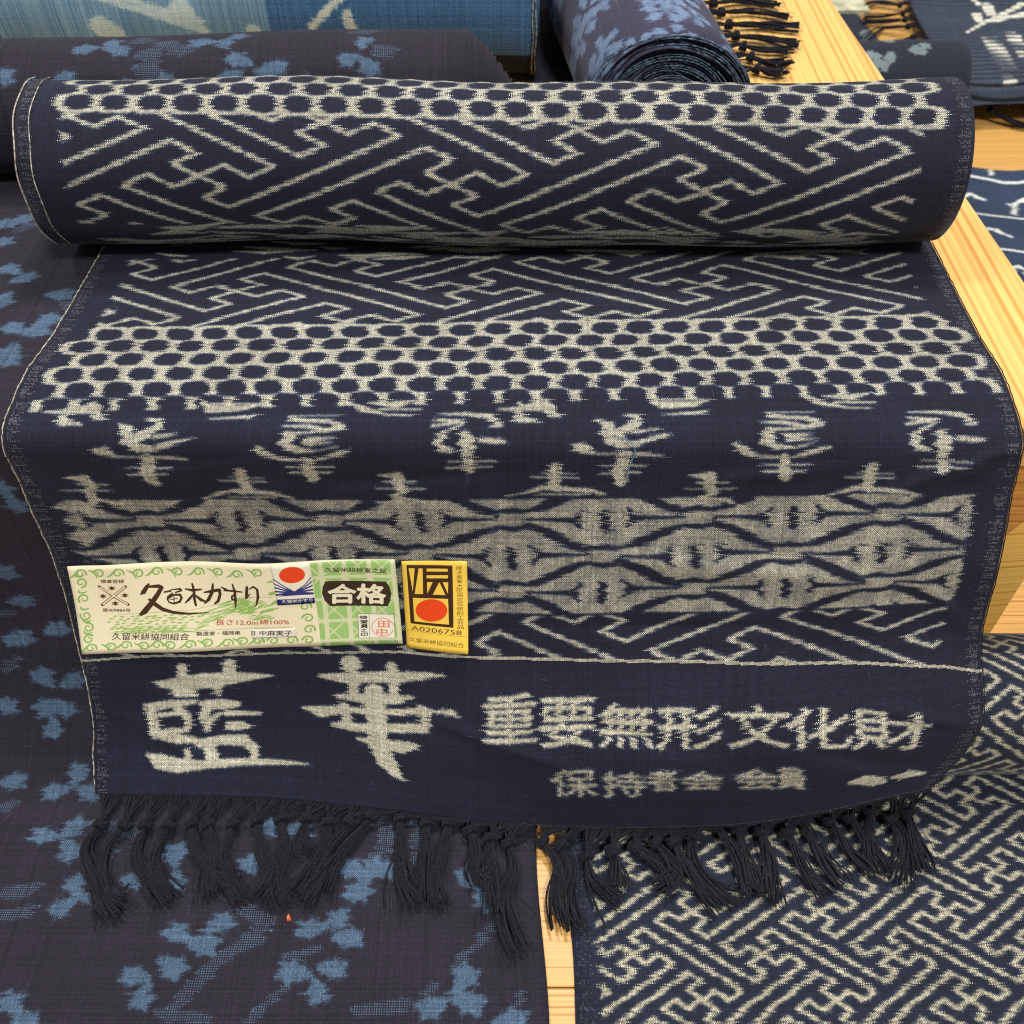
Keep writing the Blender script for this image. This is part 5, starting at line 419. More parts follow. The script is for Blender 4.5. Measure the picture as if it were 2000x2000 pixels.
# ------------------------------------------------------------------ rolls of cloth: one long ribbon wound up
def make_roll(name, A, B, r0, mat, parent, W, v0, T, gap=.0016, rmin=.007, nax=16, seg=56, front=(0, -1, 0), jit=.0012, wob=.0006, seed=0, flat=0., th0=0., tele=0.):
    rg = np.random.default_rng(seed)
    A, B = np.array(A, float), np.array(B, float); ax = B - A
    fw = np.array(front, float); fw -= ax * fw.dot(ax) / ax.dot(ax); fw /= np.linalg.norm(fw); up = np.array([0, 0, 1.])
    turns = (r0 - rmin) / gap; n = int(turns * seg)
    th = np.linspace(th0, th0 + turns * 2 * np.pi, n)
    lay = np.arange(n) / seg
    wv = sum(rg.normal(0, 1) * np.sin(k * th + rg.uniform(0, 6.28)) for k in (2, 3, 5)) * wob * .5
    r = r0 - gap * (th - th0) / (2 * np.pi) + wv * np.clip(lay, .0, 1)
    e0 = np.interp(lay, np.arange(0, turns + 2, .5), rg.normal(0, jit, len(np.arange(0, turns + 2, .5)))) ; e1 = np.interp(lay, np.arange(0, turns + 2, .5), rg.normal(0, jit, len(np.arange(0, turns + 2, .5))))
    e0 *= np.clip(lay, 0, 1); e1 *= np.clip(lay, 0, 1)
    e1 = e1 + tele * np.clip(lay / turns, 0, 1) ** .7
    s = np.linspace(0, 1, nax)
    L = np.linalg.norm(ax); axn = ax / L
    arc = v0 + np.r_[0, np.cumsum(.5 * (r[1:] + r[:-1]) * np.diff(th))]
    pos = (e0[:, None] * (1 - s) + e1[:, None] * s)[..., None] * axn + (A + s[:, None] * ax)[None]
    lw = 1 + wob / r0 * 1.2 * (np.sin(s * 7 + seed) + .6 * np.sin(s * 17 + 2 * seed))[None] * np.sin(th + .7)[:, None]
    rr = r[:, None] * lw
    pos = pos + rr[..., None] * (np.sin(th)[:, None, None] * fw - (np.cos(th) * (1 - flat))[:, None, None] * up)
    uv = np.stack([np.broadcast_to(s[None], (n, nax)), np.broadcast_to((arc / T)[:, None], (n, nax))], -1).reshape(-1, 2)
    o = mesh_obj(name, pos.reshape(-1, 3), grid_faces(n, nax)[:, ::-1], mat, parent, uv)
    return solid(o, .0008)

# ================================================================== 1. the main cloth
PITCH = .00043
g_main, v_main = sheet(main_cols(), 270, 380)
VS = float(v_main[0]) + .004                       # design length of the flat end; the roll's face follows it
VT = VS + 2 * np.pi * MAIN_R
def roll_v(deg): return VS + MAIN_R * math.radians(deg)
cv = Canvas(.38, VT, PITCH)
SH = .025
def hexband(cv, rows, period, r, shear, top_open, u0=.028, u1=.352):
    """honeycomb: cream ground with rows of dark cells"""
    x = (np.arange(cv.nx) + .5) * cv.p; y = (np.arange(cv.ny) + .5) * cv.p
    tmp = np.zeros_like(cv.m); cells = np.zeros_like(cv.m)
    for k, (v, ph) in enumerate(rows):
        for i in range(-14, 40):
            u = ph + i * period + rng.normal(0, .0002)
            if not u0 - .006 < u < u1 + .006: continue
            vv = v + shear * (u - .19)
            ro = r * rng.uniform(.93, 1.05)
            if u0 < u < u1: cv.seg((u - .0042, vv), (u + .0042, vv), .0056, .0056, 1., tmp)
            cv.seg((u - .0017, vv), (u + .0017, vv), ro, ro * rng.uniform(.9, 1.08), 1., cells)
    cv.m = np.maximum(cv.m, np.clip(tmp - cells, 0, 1))
fret(cv, .1719, .2589, .01012, .00450, .00094, .2335, .2835, 1, SH, .016, .364, gapn=5)
rows = [(.2296, .1262), (.2213, .1336), (.2122, .1262), (.2032, .1336), (.1945, .1262), (.1872, .1336)]
hexband(cv, rows, .01462, .0040, SH, True, .014, .368)
a = cv.m; y = (np.arange(cv.ny) + .5) * PITCH; x = (np.arange(cv.nx) + .5) * PITCH
cut = y[:, None] - SH * (x[None] - .19)
cv.m[(cut < .1846) & (cut > .15)] = 0
for s in D['motif']: cv.stroke([(p[0], p[1], p[2] * 1.12) for p in s])
# hemp-leaf band
asa = np.zeros_like(cv.m); asa[((y[:, None] - .016 * (x[None] - .19)) < .1437) & (y[:, None] > .0925 + .0 * x[None]) & (x[None] > .012 + .003 * np.sin(y[:, None] * 900)) & (x[None] < .366)] = 1
PX = .0722
for rw, v in enumerate((.1510, .1345, .1180, .1022, .0860)):
    for i in range(-1, 7):
        cx = .1897 + (i - 3) * PX + (PX / 2 if rw % 2 == 0 else 0) - .0; c_ = v + .022 * (cx - .19)
        q = lambda du, dv: (cx + du, c_ + dv)
        J = lambda s_: rng.normal(0, s_)
        # dark halo above and below the bud
        cv.stroke([(*q(-.0060, .0034), .0007), (*q(0, .0042), .0013), (*q(.0060, .0034), .0007)], None, 0., asa)
        cv.stroke([(*q(-.0060, -.0034), .0007), (*q(0, -.0042), .0013), (*q(.0060, -.0034), .0007)], None, 0., asa)
        cv.stroke([(*q(-.0062, 0), .0006), (*q(-.0058, .0022), .0008)], None, 0., asa); cv.stroke([(*q(.0062, 0), .0006), (*q(.0058, -.0022), .0008)], None, 0., asa)
        for sg in (1, -1):
            cv.stroke([(*q(sg * .0062, .0003), .0004), (*q(sg * .0150, J(.0002)), .0007), (*q(sg * .0215, 0), .0011), (*q(sg * .0255, 0), .0014)], None, 0., asa)
            cv.stroke([(*q(sg * .0248, .0008), .0011), (*q(sg * .0276, .0040), .0006)], None, 0., asa)
            cv.stroke([(*q(sg * .0248, -.0008), .0011), (*q(sg * .0276, -.0040), .0006)], None, 0., asa)
            cv.stroke([(*q(sg * .0072, .0040), .0006), (*q(sg * .0130, .0056), .0013), (*q(sg * .0205, .0095), .0019), (*q(sg * .0270, .0126), .0012), (*q(sg * .0310, .0134), .0006)], None, 0., asa)
            cv.stroke([(*q(sg * .0072, -.0040), .0006), (*q(sg * .0130, -.0056), .0013), (*q(sg * .0205, -.0095), .0019), (*q(sg * .0270, -.0126), .0012), (*q(sg * .0310, -.0134), .0006)], None, 0., asa)
        cv.stroke([(cx + PX / 2, c_ + .0035, .0016), (cx + PX / 2 + .0004, c_ - .0035, .0018)], None, 0., asa)
pat = np.kron(rng.random((cv.ny // 14 + 1, cv.nx // 10 + 1)), np.ones((14, 10)))[:cv.ny, :cv.nx].astype(np.float32); asa *= .72 + .28 * blur(pat, 8)
cv.m = np.maximum(cv.m, asa)
# lower strip of key-fret, hem line, woven characters
tmpc = Canvas(.38, VT, PITCH); fret(tmpc, .2262, .0930, .01030, .00455, .00092, .060, .0918, 0, 0., .016, .364, gapn=5)
hem = np.array(D['hem']); hv = np.interp(x, hem[:, 0], hem[:, 1])
tmpc.m[y[:, None] < hv[None] + .0002] = 0
cv.m = np.maximum(cv.m, tmpc.m)
band_weft = np.zeros_like(cv.m)
band_weft[np.abs(y[:, None] - hv[None]) < .00062] = .75
for s in D['big']: cv.stroke([(p[0], p[1], p[2] * 1.1) for p in s])
tmpc = Canvas(.38, VT, PITCH)
for ch, (bl, br, tl) in D['row1']: write(tmpc, ch, bl, br, tl)
ww = np.maximum(tmpc.m, .85 * dilate(tmpc.m, 1)); cv.m = np.maximum(cv.m, ww)
tmpc = Canvas(.38, VT, PITCH)
for ch, (bl, br, tl) in D['row2']: write(tmpc, ch, bl, br, tl)
ww = blur(np.maximum(tmpc.m, .7 * dilate(tmpc.m, 1)), 1); cv.m = np.maximum(cv.m, ww)
for s in D['blob']: cv.stroke(s)
# the face of the roll
fret(cv, .1726, roll_v(103), .01012, .00450, .00094, roll_v(64), roll_v(147), 0, -.030, .018, .360, gapn=5)
hexband(cv, [(roll_v(155), .1262), (roll_v(169), .1336), (roll_v(183), .1262), (roll_v(197), .1336), (roll_v(211), .1262), (roll_v(225), .1336)], .01462, .0040, -.022, True, .018, .362)
fl = Canvas(.38, VT, PITCH)
for i in range(150):                                         # leaf band pinched where roll and sheet meet
    u = rng.uniform(.03, .35); v = rng.uniform(roll_v(20), roll_v(66)); w_ = rng.uniform(.006, .018)
    fl.stroke([(u - w_, v - rng.normal(0, .002), .0006), (u, v, rng.uniform(.001, .0024)), (u + w_, v + rng.normal(0, .002), .0005)])
cv.m = np.maximum(cv.m, fl.m)
fl = Canvas(.38, VT, PITCH)
for i in range(110):
    u = rng.uniform(.03, .35); v = rng.uniform(.2800, VS - .002); w_ = rng.uniform(.006, .018)
    fl.stroke([(u - w_, v - rng.normal(0, .0015), .0006), (u, v, rng.uniform(.001, .002)), (u + w_, v + rng.normal(0, .0015), .0005)])
cv.m = np.maximum(cv.m, fl.m)
soft = blur(cv.m, 1)
weft = shift_rows(soft, 1.2, 3, 1.9); warp = shift_rows(soft.T, .6, 3, .5).T
warp *= np.clip(np.where(y[:, None] < hv[None], .70, .46) + rng.normal(0, .10, warp.shape), .1, 1)
weft = np.maximum(weft, band_weft); warp = np.maximum(warp, band_weft * .9)
# selvedges: tufts of undyed weft at both edges
for side in (0, 1):
    dd = x if side == 0 else .38 - x
    tuft = (dd[None] < (.004 + .003 * rng.random((cv.ny, 1))) * (rng.random((cv.ny, 1)) < .55)) * (rng.random((cv.ny, cv.nx)) < .7)
    weft = np.maximum(weft, tuft * .42 * (dd[None] > .0012))
NAVY = [(31, 33, 53), (56, 70, 102), (118, 118, 110), (238, 233, 208)]
img_main = make_image('main_cloth_design', weave(warp, weft, NAVY, 3, .52, .10, 420))
M_main = cloth_mat('indigo_kasuri', img_main)
main = thing('patterned_cloth_roll', (0, MAIN_Y, .004), 'navy cloth roll with cream fret and honeycomb pattern, unrolled over the edge, carrying two labels', 'cloth roll')
# soft wrinkles in the hanging end
uu = np.linspace(0, 1, 270)[None]; vv = v_main[:, None]
amp = np.clip((.175 - vv) / .05, 0, 1)
wr = (.0006 * np.sin(uu * 9 + vv * 30) + .0004 * np.sin(uu * 23 - vv * 55 + 1) + .00035 * np.sin(uu * 41 + vv * 90 + 2)) * amp * np.clip(vv / .02, .3, 1)
crease = .0011 * np.exp(-((uu - .93 + (vv - .165) * 4) / .022) ** 2) * np.exp(-((vv - .158) / .010) ** 2)
g_main[..., 1] -= wr + crease * .7; g_main[..., 2] += .5 * wr - crease * .4
flatw = (.00035 * np.sin(uu * 13 + vv * 60) + .0003 * np.sin(uu * 31 - vv * 40 + 1.3)) * np.clip((vv - .18) / .03, 0, 1)
g_main[..., 2] += np.abs(flatw)
ck = np.zeros_like(wr)
for cu0, cv0, cu1, cv1, cw, chh in [(.40,.046,.60,.026,.0030,.0009),(.52,.052,.74,.034,.0036,-.0008),(.62,.030,.80,.020,.0025,.0006),(.86,.052,1.0,.036,.0028,.0010),(.82,.034,.97,.016,.0030,-.0009),(.02,.036,.16,.012,.0030,.0009),(.05,.054,.20,.040,.0030,-.0006),(.88,.148,1.0,.167,.0026,.0014),(.30,.150,.52,.156,.0028,-.0007),(.08,.150,.24,.158,.0030,.0008),(.66,.150,.84,.158,.0032,.0008),(.645,.2095,.70,.2110,.0012,.0007),(.55,.120,.90,.105,.0050,.0008),(.48,.090,.80,.083,.0040,-.0007),(.90,.118,.99,.075,.0035,.0009),(.01,.13,.06,.08,.0028,-.0008)]:
    ax_, ay_, bx_, by_ = cu0 * .38, cv0, cu1 * .38, cv1; dx_, dy_ = bx_ - ax_, by_ - ay_
    px_, py_ = uu * .38 - ax_, vv - ay_; tt_ = np.clip((px_ * dx_ + py_ * dy_) / (dx_ * dx_ + dy_ * dy_), 0, 1)
    dist = np.hypot(px_ - tt_ * dx_, py_ - tt_ * dy_); ck += 1.7 * chh * np.exp(-(dist / cw) ** 2) * np.sin(np.pi * np.clip(tt_, .06, .94)) ** .7
hang = np.clip((.178 - vv) / .02, 0, 1)
g_main[..., 1] -= ck * hang * .8; g_main[..., 2] += ck * (1 - hang) + ck * hang * .45
ed_ = np.exp(-uu / .02) * .00016 * (np.sin(vv * 160 + 4 * np.sin(vv * 37)) + .5 * np.sin(vv * 467 + 3 * np.sin(vv * 90))); g_main[..., 0] += ed_ - ed_[:, ::-1] * .8
grid_obj('cloth_sheet', g_main, M_main, main, uu[0], v_main / VT, .0006)
make_roll('wound_cloth', (-.1985, MAIN_Y, MAIN_Z), (.1855, MAIN_Y, MAIN_Z), MAIN_R, M_main, main, .384, VS, VT, gap=.0017, nax=72, seg=72, seed=3, wob=.0011, jit=.0012, flat=.012)
for e, k in (('left', 0), ('right', 269)):                  # bound edges
    p = g_main[:, k][30:]
    b = MB(); q = p[::2] + np.array([(-.0003 if k == 0 else .0003), 0, .0002]); q = q + np.random.default_rng(k).normal(0, .00008, q.shape)
    b.tube(q, .00026 if k == 0 else .00024, 5)
    b.build('selvedge_thread', M_white_thread if k == 0 else M_thread, main)
th_ = np.radians(np.linspace(2, 200, 70))
for dx, rr in ((-.1988, .00030), (-.1925, .00022)):
    b = MB(); q = np.stack([np.full(70, dx) + .0003 * np.sin(th_ * 9), MAIN_Y - (MAIN_R + .0002) * np.sin(th_), MAIN_Z - (MAIN_R + .0002) * np.cos(th_)], -1)
    b.tube(q, rr, 5); b.build('selvedge_thread', M_white_thread, main)

# knotted fringe
def tassel(parent, mat, edge_pts, K, tail, n=11, rad=.00042, spread=.0026, seed=0, zmin=None, fan=True, strand_var=.13, coil=True):
    rg = np.random.default_rng(seed); K = np.array(K, float); b = MB(); s = np.linspace(0, 1, 9)[:, None]
    if fan:
        for e in edge_pts:
            e = np.array(e, float); c1 = e + np.array([rg.normal(0, .0004), rg.normal(0, .0003) - .0022, rg.uniform(-.0006, .0010)]); c2 = K - (K - e) * .38 + np.array([(K - e)[0] * .30 + rg.normal(0, .0009), rg.normal(0, .0007), rg.uniform(.0006, .0030)])
            P = (1 - s) ** 3 * e + 3 * s * (1 - s) ** 2 * c1 + 3 * s ** 2 * (1 - s) * c2 + s ** 3 * (K + rg.normal(0, .0005, 3)); b.tube(P, rad * .95, 4)
    path = np.array([K] + list(tail), float); 
    sm = crspline(path, np.linspace(0, len(path) - 1, 20))
    tg = np.gradient(sm, axis=0); tg /= np.linalg.norm(tg, axis=1, keepdims=True)
    side = np.cross(tg, (0, 0, 1.)); side /= np.maximum(np.linalg.norm(side, axis=1, keepdims=True), 1e-6)
    f = np.linspace(0, 1, 20)
    env = .0007 + spread * (np.sin(f * 1.9) ** .8) * .8 + spread * .55 * f ** 3
    for k in range(n):
        a = rg.uniform(-1, 1); h = rg.uniform(0, 1); ph = rg.uniform(0, 6.28); cut = int(20 - rg.uniform(0, strand_var) * 20)
        off = env * (a + .22 * np.sin(f * 6 + ph))
        if rg.random() < .10: off = off + rg.normal(0, .004) * f ** 2.5
        P = sm + side * off[:, None]; P[:, 2] += (env * .8 * h * (1 - .35 * f) + .0002) + .0004 * np.sin(f * 9 + ph)
        if zmin is not None: P[:, 2] = np.maximum(P[:, 2], zmin + rad)
        b.tube(P[:max(cut, 6)], rad * rg.uniform(.85, 1.1), 4)
    for k in range(4):                                      # flyaway fibres
        a = rg.uniform(-1.6, 1.6); P = sm + side * (env * a + rg.normal(0, .0035) * f ** 2 + .0006 * np.sin(f * 9 + k))[:, None]; P[:, 2] += rg.uniform(.0005, .0025) * (1 - .6 * f)
        if zmin is not None: P[:, 2] = np.maximum(P[:, 2], zmin + .0002)
        b.tube(P[int(rg.uniform(0, 6)):], .00013, 3)
    t = b.build('tassel', mat, parent)
    kb = MB(); d = tg[1]; sd = side[1]; up = np.cross(sd, d); K2 = K + np.array([0, 0, .0006])
    for q in range(3):                                       # wraps of the overhand knot
        ang = np.linspace(0, 2 * np.pi, 13); c0 = K2 + d * (q - 1) * .0011
        ring = c0 + (np.cos(ang)[:, None] * sd * (.0026 - .0002 * abs(q - 1)) + np.sin(ang)[:, None] * up * .0022) + d * (np.sin(ang + q) * .0006)[:, None]
        kb.tube(ring, .00090, 6, cap=False)
    kb.tube([K2 - d * .0018, K2, K2 + d * .0018], [.0011, .0015, .0011], 8)
    kn = kb.build('knot', mat, t)
    return t
edge = g_main[-1]
for i, (u, K, tail) in enumerate(D['tass']):
    iu = u * 269
    us = np.clip(iu + 1.6 + np.linspace(-4.1, 4.1, 12), 0, 269)
    ep = [np.array([np.interp(w, np.arange(270), edge[:, c]) for c in range(3)]) + (0, .0004, -.0003) for w in us]
    tassel(main, M_thread, ep, K, tail, n=18, rad=.00041, spread=.0030, seed=100 + i, zmin=BZ + .0022)

# ================================================================== 2. cherry-spray cloth on the left
g_fl, v_fl = sheet(flower_cols(), 90, 260)
FS = float(v_fl[0]); FR_ = .0302; FT = FS + 2 * np.pi * FR_
cf = Canvas(.38, FT, .00046)
hf = np.zeros_like(cf.m)
def petal(cv, u, v, s=1., a=None, m=None):
    a = rng.uniform(-.5, .5) if a is None else a
    ca, sa = math.cos(a) * s, math.sin(a) * s
    P = lambda x, y: (u + 1.08 * (x * ca - y * sa), v + .86 * (x * sa + y * ca))
    cv.stroke([(*P(-.0052, 0), .0012 * s), (*P(-.0022, 0), .0028 * s), (*P(.0008, .0), .0036 * s), (*P(.0026, 0), .0030 * s)], m=m)
    for dy in (.0022, -.0022): cv.stroke([(*P(.0012, dy * .8), .0019 * s), (*P(.0056, dy * 1.25), .0009 * s)], m=m)
    cv.stroke([(*P(.0015, .0034), .0012 * s), (*P(.0005, .0050), .0005 * s)], m=m); cv.stroke([(*P(.0012, -.0034), .0012 * s), (*P(.0000, -.0050), .0005 * s)], m=m)
def outward(pts, i):                                        # petals point away from the heart of their spray
    near = [q for q in pts if math.hypot(q[0] - pts[i][0], q[1] - pts[i][1]) < .0165]
    cx, cy = np.mean(near, 0)[:2]; dx, dy = pts[i][0] - cx, pts[i][1] - cy
    return math.atan2(dy, dx) if math.hypot(dx, dy) > 1e-4 else rng.uniform(-.6, .6)
for i, p in enumerate(D['petal']): petal(cf, p[0], p[1], rng.uniform(.92, 1.1), outward(D['petal'], i))
for s in D['half']: cf.stroke(s, m=hf)
def fl_roll(u, deg): return u, FS + FR_ * math.radians(deg)
def px_roll(x, y): return .372 + (x - 1000) * .000232, np.interp(y, [55, 72, 84, 99, 117, 138, 161, 185, 240, 300, 330], [190, 180, 170, 160, 150, 140, 130, 120, 100, 70, 45])
rp_ = []
for x_, y_ in [(62,134),(123,143),(80,167),(246,149),(196,161),(283,89),(326,78),(344,92),(507,80),(572,69),(554,85),(587,118),(572,152),(638,145),(438,159),(359,165),(18,254),(828,89),(802,120),(838,134),(654,134),(10,330)]:
    u, dg = px_roll(x_, y_); rp_.append((u, FS + FR_ * math.radians(dg)))
for i, p in enumerate(rp_): petal(cf, p[0], p[1], rng.uniform(.85, 1.02), outward(rp_, i))
for x_, y_ in [(384,72),(435,82),(402,101),(460,96),(409,138),(409,128),(704,161),(864,105),(824,60),(30,140),(20,130)]:
    u, dg = px_roll(x_, y_); petal(cf, u, FS + FR_ * math.radians(dg), 1., m=hf)
for k in range(40): petal(cf, rng.uniform(.01, .37), FS + FR_ * math.radians(rng.uniform(200, 350)))
sf = blur(cf.m, 1); weft = shift_rows(sf, 1.3, 3, 1.3); warp = shift_rows(sf.T, 1.6, 3, 1.0).T * .5
weft = np.maximum(weft, shift_rows(blur(hf, 1), 2., 3, 1.2) * .95); 
keepd = ((np.arange(cf.ny) // 1) % 2 == 0)[:, None]
weft = np.where((hf > .3) & (sf < .2) & ~keepd, 0, weft)
img_fl = make_image('cherry_cloth_design', weave(warp, weft, [(40, 37, 50), (56, 70, 94), (90, 122, 152)], 2, .54, .10, 260))
M_fl = cloth_mat('dark_cherry_kasuri', img_fl, sheen=.10, tint=(.6, .55, .6))
fl_t = thing('flower_cloth_roll', (-.19, .2, 0), 'purple black cloth roll with blue cherry sprays, unrolled along the left side', 'cloth roll')
uu = np.linspace(0, 1, 90)[None]; vv = v_fl[:, None]
g_fl[..., 2] += np.abs(.0004 * np.sin(uu * 9 + vv * 50) + .0003 * np.sin(uu * 21 - vv * 33)) 
grid_obj('cloth_sheet', g_fl, M_fl, fl_t, uu[0], v_fl / FT, .0006)
make_roll('wound_cloth', (-.402, .1895, FR_ + .002), (-.0235, .2065, FR_ + .002), FR_, M_fl, fl_t, .383, FS, FT, gap=.0010, nax=20, seg=64, seed=5, jit=.0009, tele=.024)

# ================================================================== 3. key-fret cloth at lower right
g_fr, v_fr = sheet(fret_cols(), 70, 80)
TS = float(v_fr[0]); TR = .0312; TT = TS + 2 * np.pi * TR
ct = Canvas(.376, TT, .00045)
fret(ct, .050, .0335, .00522, .00335, .00098, 0, TT, 0, 0., .010, .372, gapn=5)
st_ = blur(ct.m, 1); weft = shift_rows(st_, 1.2, 3, 1.7); warp = shift_rows(st_.T, .6, 3, .5).T * .55
xx = (np.arange(ct.nx) + .5) * .00045
tuft = (xx[None] < .008) * (rng.random((ct.ny, ct.nx)) < .22) * (rng.random((ct.ny, 1)) < .6) * (xx[None] > .001)
weft = np.maximum(weft, tuft * .35)
img_fr = make_image('fret_cloth_design', weave(warp, weft, [(32, 37, 54), (54, 66, 90), (112, 110, 100), (226, 217, 188)], 2, .5, .10, 120))
M_fr = cloth_mat('blue_fret_kasuri', img_fr)
fr_t = thing('fret_cloth_roll', (.21, -.04, BZ), 'blue black cloth roll covered in small cream fretwork, lying at lower right under the fringe', 'cloth roll')
uu = np.linspace(0, 1, 70)[None]; vv = v_fr[:, None]
g_fr[..., 2] += np.abs(.0004 * np.sin(uu * 11 + vv * 40))
grid_obj('cloth_sheet', g_fr, M_fr, fr_t, uu[0], v_fr / TT, .0006)
make_roll('wound_cloth', (.078, -.0405, BZ + TR + .002), (.402, -.0420, BZ + TR + .002), TR, M_fr, fr_t, .378, TS, TT, gap=.0018, nax=20, seg=56, seed=8)

# ================================================================== 4. pale blue bolt behind
BR_ = .052; BT = 2 * np.pi * BR_
cb = Canvas(.38, BT, .00040)
def bl(x_, y_): return .3655 + (x_ - 1000) * .000283, BR_ * math.radians(np.interp(y_, [-20, 0, 30, 60, 110, 136], [99, 94, 86, 76, 57, 40]))
for s in [[(250, -10, .0014), (330, 18, .0016), (440, 55, .0024)], [(290, -10, .0012), (440, 40, .0018)], [(700, -10, .002), (670, 22, .0022), (640, 50, .0022)], [(705, 30, .0025), (712, 60, .003)], [(255, 50, .006), (275, 62, .005)], [(405, 18, .0055), (412, 26, .0055)], [(530, 58, .004)]]:
    cb.stroke([(*bl(p[0], p[1]), p[2]) for p in s])
sb = blur(cb.m, 2); weft = shift_rows(sb, 2., 3, 1.4); warp = shift_rows(sb.T, 1.5, 3, 1.).T
im_b = weave(warp, weft, [(74, 116, 160), (140, 176, 196), (236, 238, 220)], 2, .72, .10, 60)
xx = (np.arange(im_b.shape[1]) + .5) * .0002; yy_ = (np.arange(im_b.shape[0]) + .5) * .0002
pale = ((xx > .100) & (xx < .2415))
stripe = np.clip(.62 + .25 * rng.normal(0, 1, len(xx)), .2, 1.) * pale
im_b = im_b + (np.array([170, 202, 208]) / 255. - im_b) * (stripe[None, :, None] * np.where(np.add.outer(np.arange(len(yy_)) // 2, np.arange(len(xx)) // 2) % 2, .95, .55)[..., None])
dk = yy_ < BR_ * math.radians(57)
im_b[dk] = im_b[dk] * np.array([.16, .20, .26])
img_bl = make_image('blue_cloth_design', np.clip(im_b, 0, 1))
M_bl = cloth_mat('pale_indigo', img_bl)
bl_t = thing('blue_cloth_roll', (-.18, .31, 0), 'medium blue cloth roll with a pale panel and white motifs, behind the cherry cloth', 'cloth roll')
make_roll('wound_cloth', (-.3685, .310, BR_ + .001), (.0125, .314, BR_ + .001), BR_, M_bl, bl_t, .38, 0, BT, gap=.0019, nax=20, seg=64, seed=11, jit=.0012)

th_ = np.radians(np.linspace(20, 330, 90))
for k_ in range(2):
    b = MB(); q = np.stack([.0125 - .0016 * k_ + .0003 * np.sin(th_ * 11 + k_), .314 - (BR_ + .0003) * np.sin(th_), BR_ + .001 - (BR_ + .0003) * np.cos(th_)], -1)
    b.tube(q, .00032, 5); b.build('selvedge_thread', M_white_thread, bl_t)

# ================================================================== 5. dark mottled roll pointing at the viewer
NR = .0400; NFL = .16; NT = 2 * np.pi * NR
cn = Canvas(.34, NT, .00040)
for k in range(120):
    u = rng.uniform(0, .34); v = rng.uniform(0, NT); s0 = rng.uniform(.7, 1.25); ph = rng.uniform(0, 6.28)
    for q in range(5): petal(cn, u + .0075 * s0 * math.cos(ph + q * 1.257), v + .0075 * s0 * math.sin(ph + q * 1.257), s0 * .8, ph + q * 1.257)
for k in range(60):
    u = rng.uniform(0, .34); v = rng.uniform(0, NT)
    for q in range(int(rng.uniform(3, 9))):
        du, dv = rng.normal(0, .0055, 2); cn.seg((u + du - .004, v + dv), (u + du + .004, v + dv + rng.normal(0, .003)), .0014, .0022, rng.uniform(.6, 1.))
sn = blur(cn.m, 1); weft = shift_rows(sn, 1.2, 2, 1.); warp = shift_rows(sn.T, 1.5, 2, 1.8).T
img_n = make_image('mottled_cloth_design', weave(warp, weft * .6, [(60, 58, 80), (78, 92, 122), (122, 146, 180)], 2, .74, .09, 60))
M_n = cloth_mat('mottled_navy', img_n)
n_t = thing('mottled_cloth_roll', (.072, .19, 0), 'dark mottled navy roll with its wound spiral end facing the viewer', 'cloth roll')
cen = lambda yy: (.0735 - (yy - .188) * .10, yy, NR * (1 - NFL) + .0035)
make_roll('wound_cloth', cen(.186), cen(.52), NR, M_n, n_t, .34, 0, NT, gap=.0019, rmin=.005, nax=16, seg=72, front=(1, 0, 0), flat=NFL, seed=21, jit=.0016, wob=.0022)
rg = np.random.default_rng(5)
b = MB()                                                    # pale stitched edge of every second turn
for k in range(0, 17):
    th = np.linspace(0, 2 * np.pi, 120); r = NR - .0019 * k - .0008 + .0007 * math.sin(k * 2.1)
    if r < .006: break
    c0 = np.array(cen(.186)); q = np.stack([c0[0] + r * (1 + .03 * np.sin(2 * th + k)) * np.sin(th), np.full(120, .1853) + .0004 * np.sin(th * 3 + k), c0[2] - r * (1 - NFL) * np.cos(th)], -1)
    b.tube(q, .00034 + .00016 * np.sin(th * (40 + 3 * k)), 5, cap=False)
o = b.build('edge_stitching', plain_mat('slate_thread', (.07, .11, .15), .9, .1, .95, 500), n_t)
# its flat tail and fringe on the right
gx = np.linspace(0, 1, 14); gy = np.linspace(0, 1, 20)
g = np.zeros((20, 14, 3)); 
for j, f in enumerate(gy):
    yv = .285 + .23 * f; x0, x1 = .045, np.interp(yv, [.285, .31, .40, .52], [.128, .131, .119, .104])
    g[j, :, 0] = x0 + (x1 - x0) * gx; g[j, :, 1] = yv; g[j, :, 2] = .0012 + .0012 * np.abs(np.sin(gx * 9 + f * 7))
grid_obj('cloth_tail', g, M_n, n_t, gx * .2, gy, .0006)
for i, (e, K, tl) in enumerate([((.112,.455),(.124,.452),[(.15,.449),(.178,.440)]),((.114,.425),(.127,.421),[(.150,.425),(.176,.418)]),((.118,.402),(.130,.400),[(.150,.406),(.176,.398)]),((.121,.388),(.133,.385),[(.150,.388),(.178,.379)]),((.124,.368),(.135,.366),[(.155,.367),(.181,.362)]),((.127,.352),(.137,.349),[(.155,.346),(.176,.338)]),((.129,.338),(.139,.334),[(.152,.330),(.170,.330)]),((.131,.322),(.141,.319),[(.152,.312),(.165,.317)]),((.132,.306),(.142,.303),[(.150,.299),(.160,.301)])]):
    ep = [(e[0] - .001, e[1] + d, .003) for d in np.linspace(-.006, .006, 7)]
    tassel(n_t, M_thread_far, ep, (*K, .0035), [(*p, .0022) for p in tl], n=18, rad=.0005, spread=.0030, seed=300 + i, zmin=.0006)
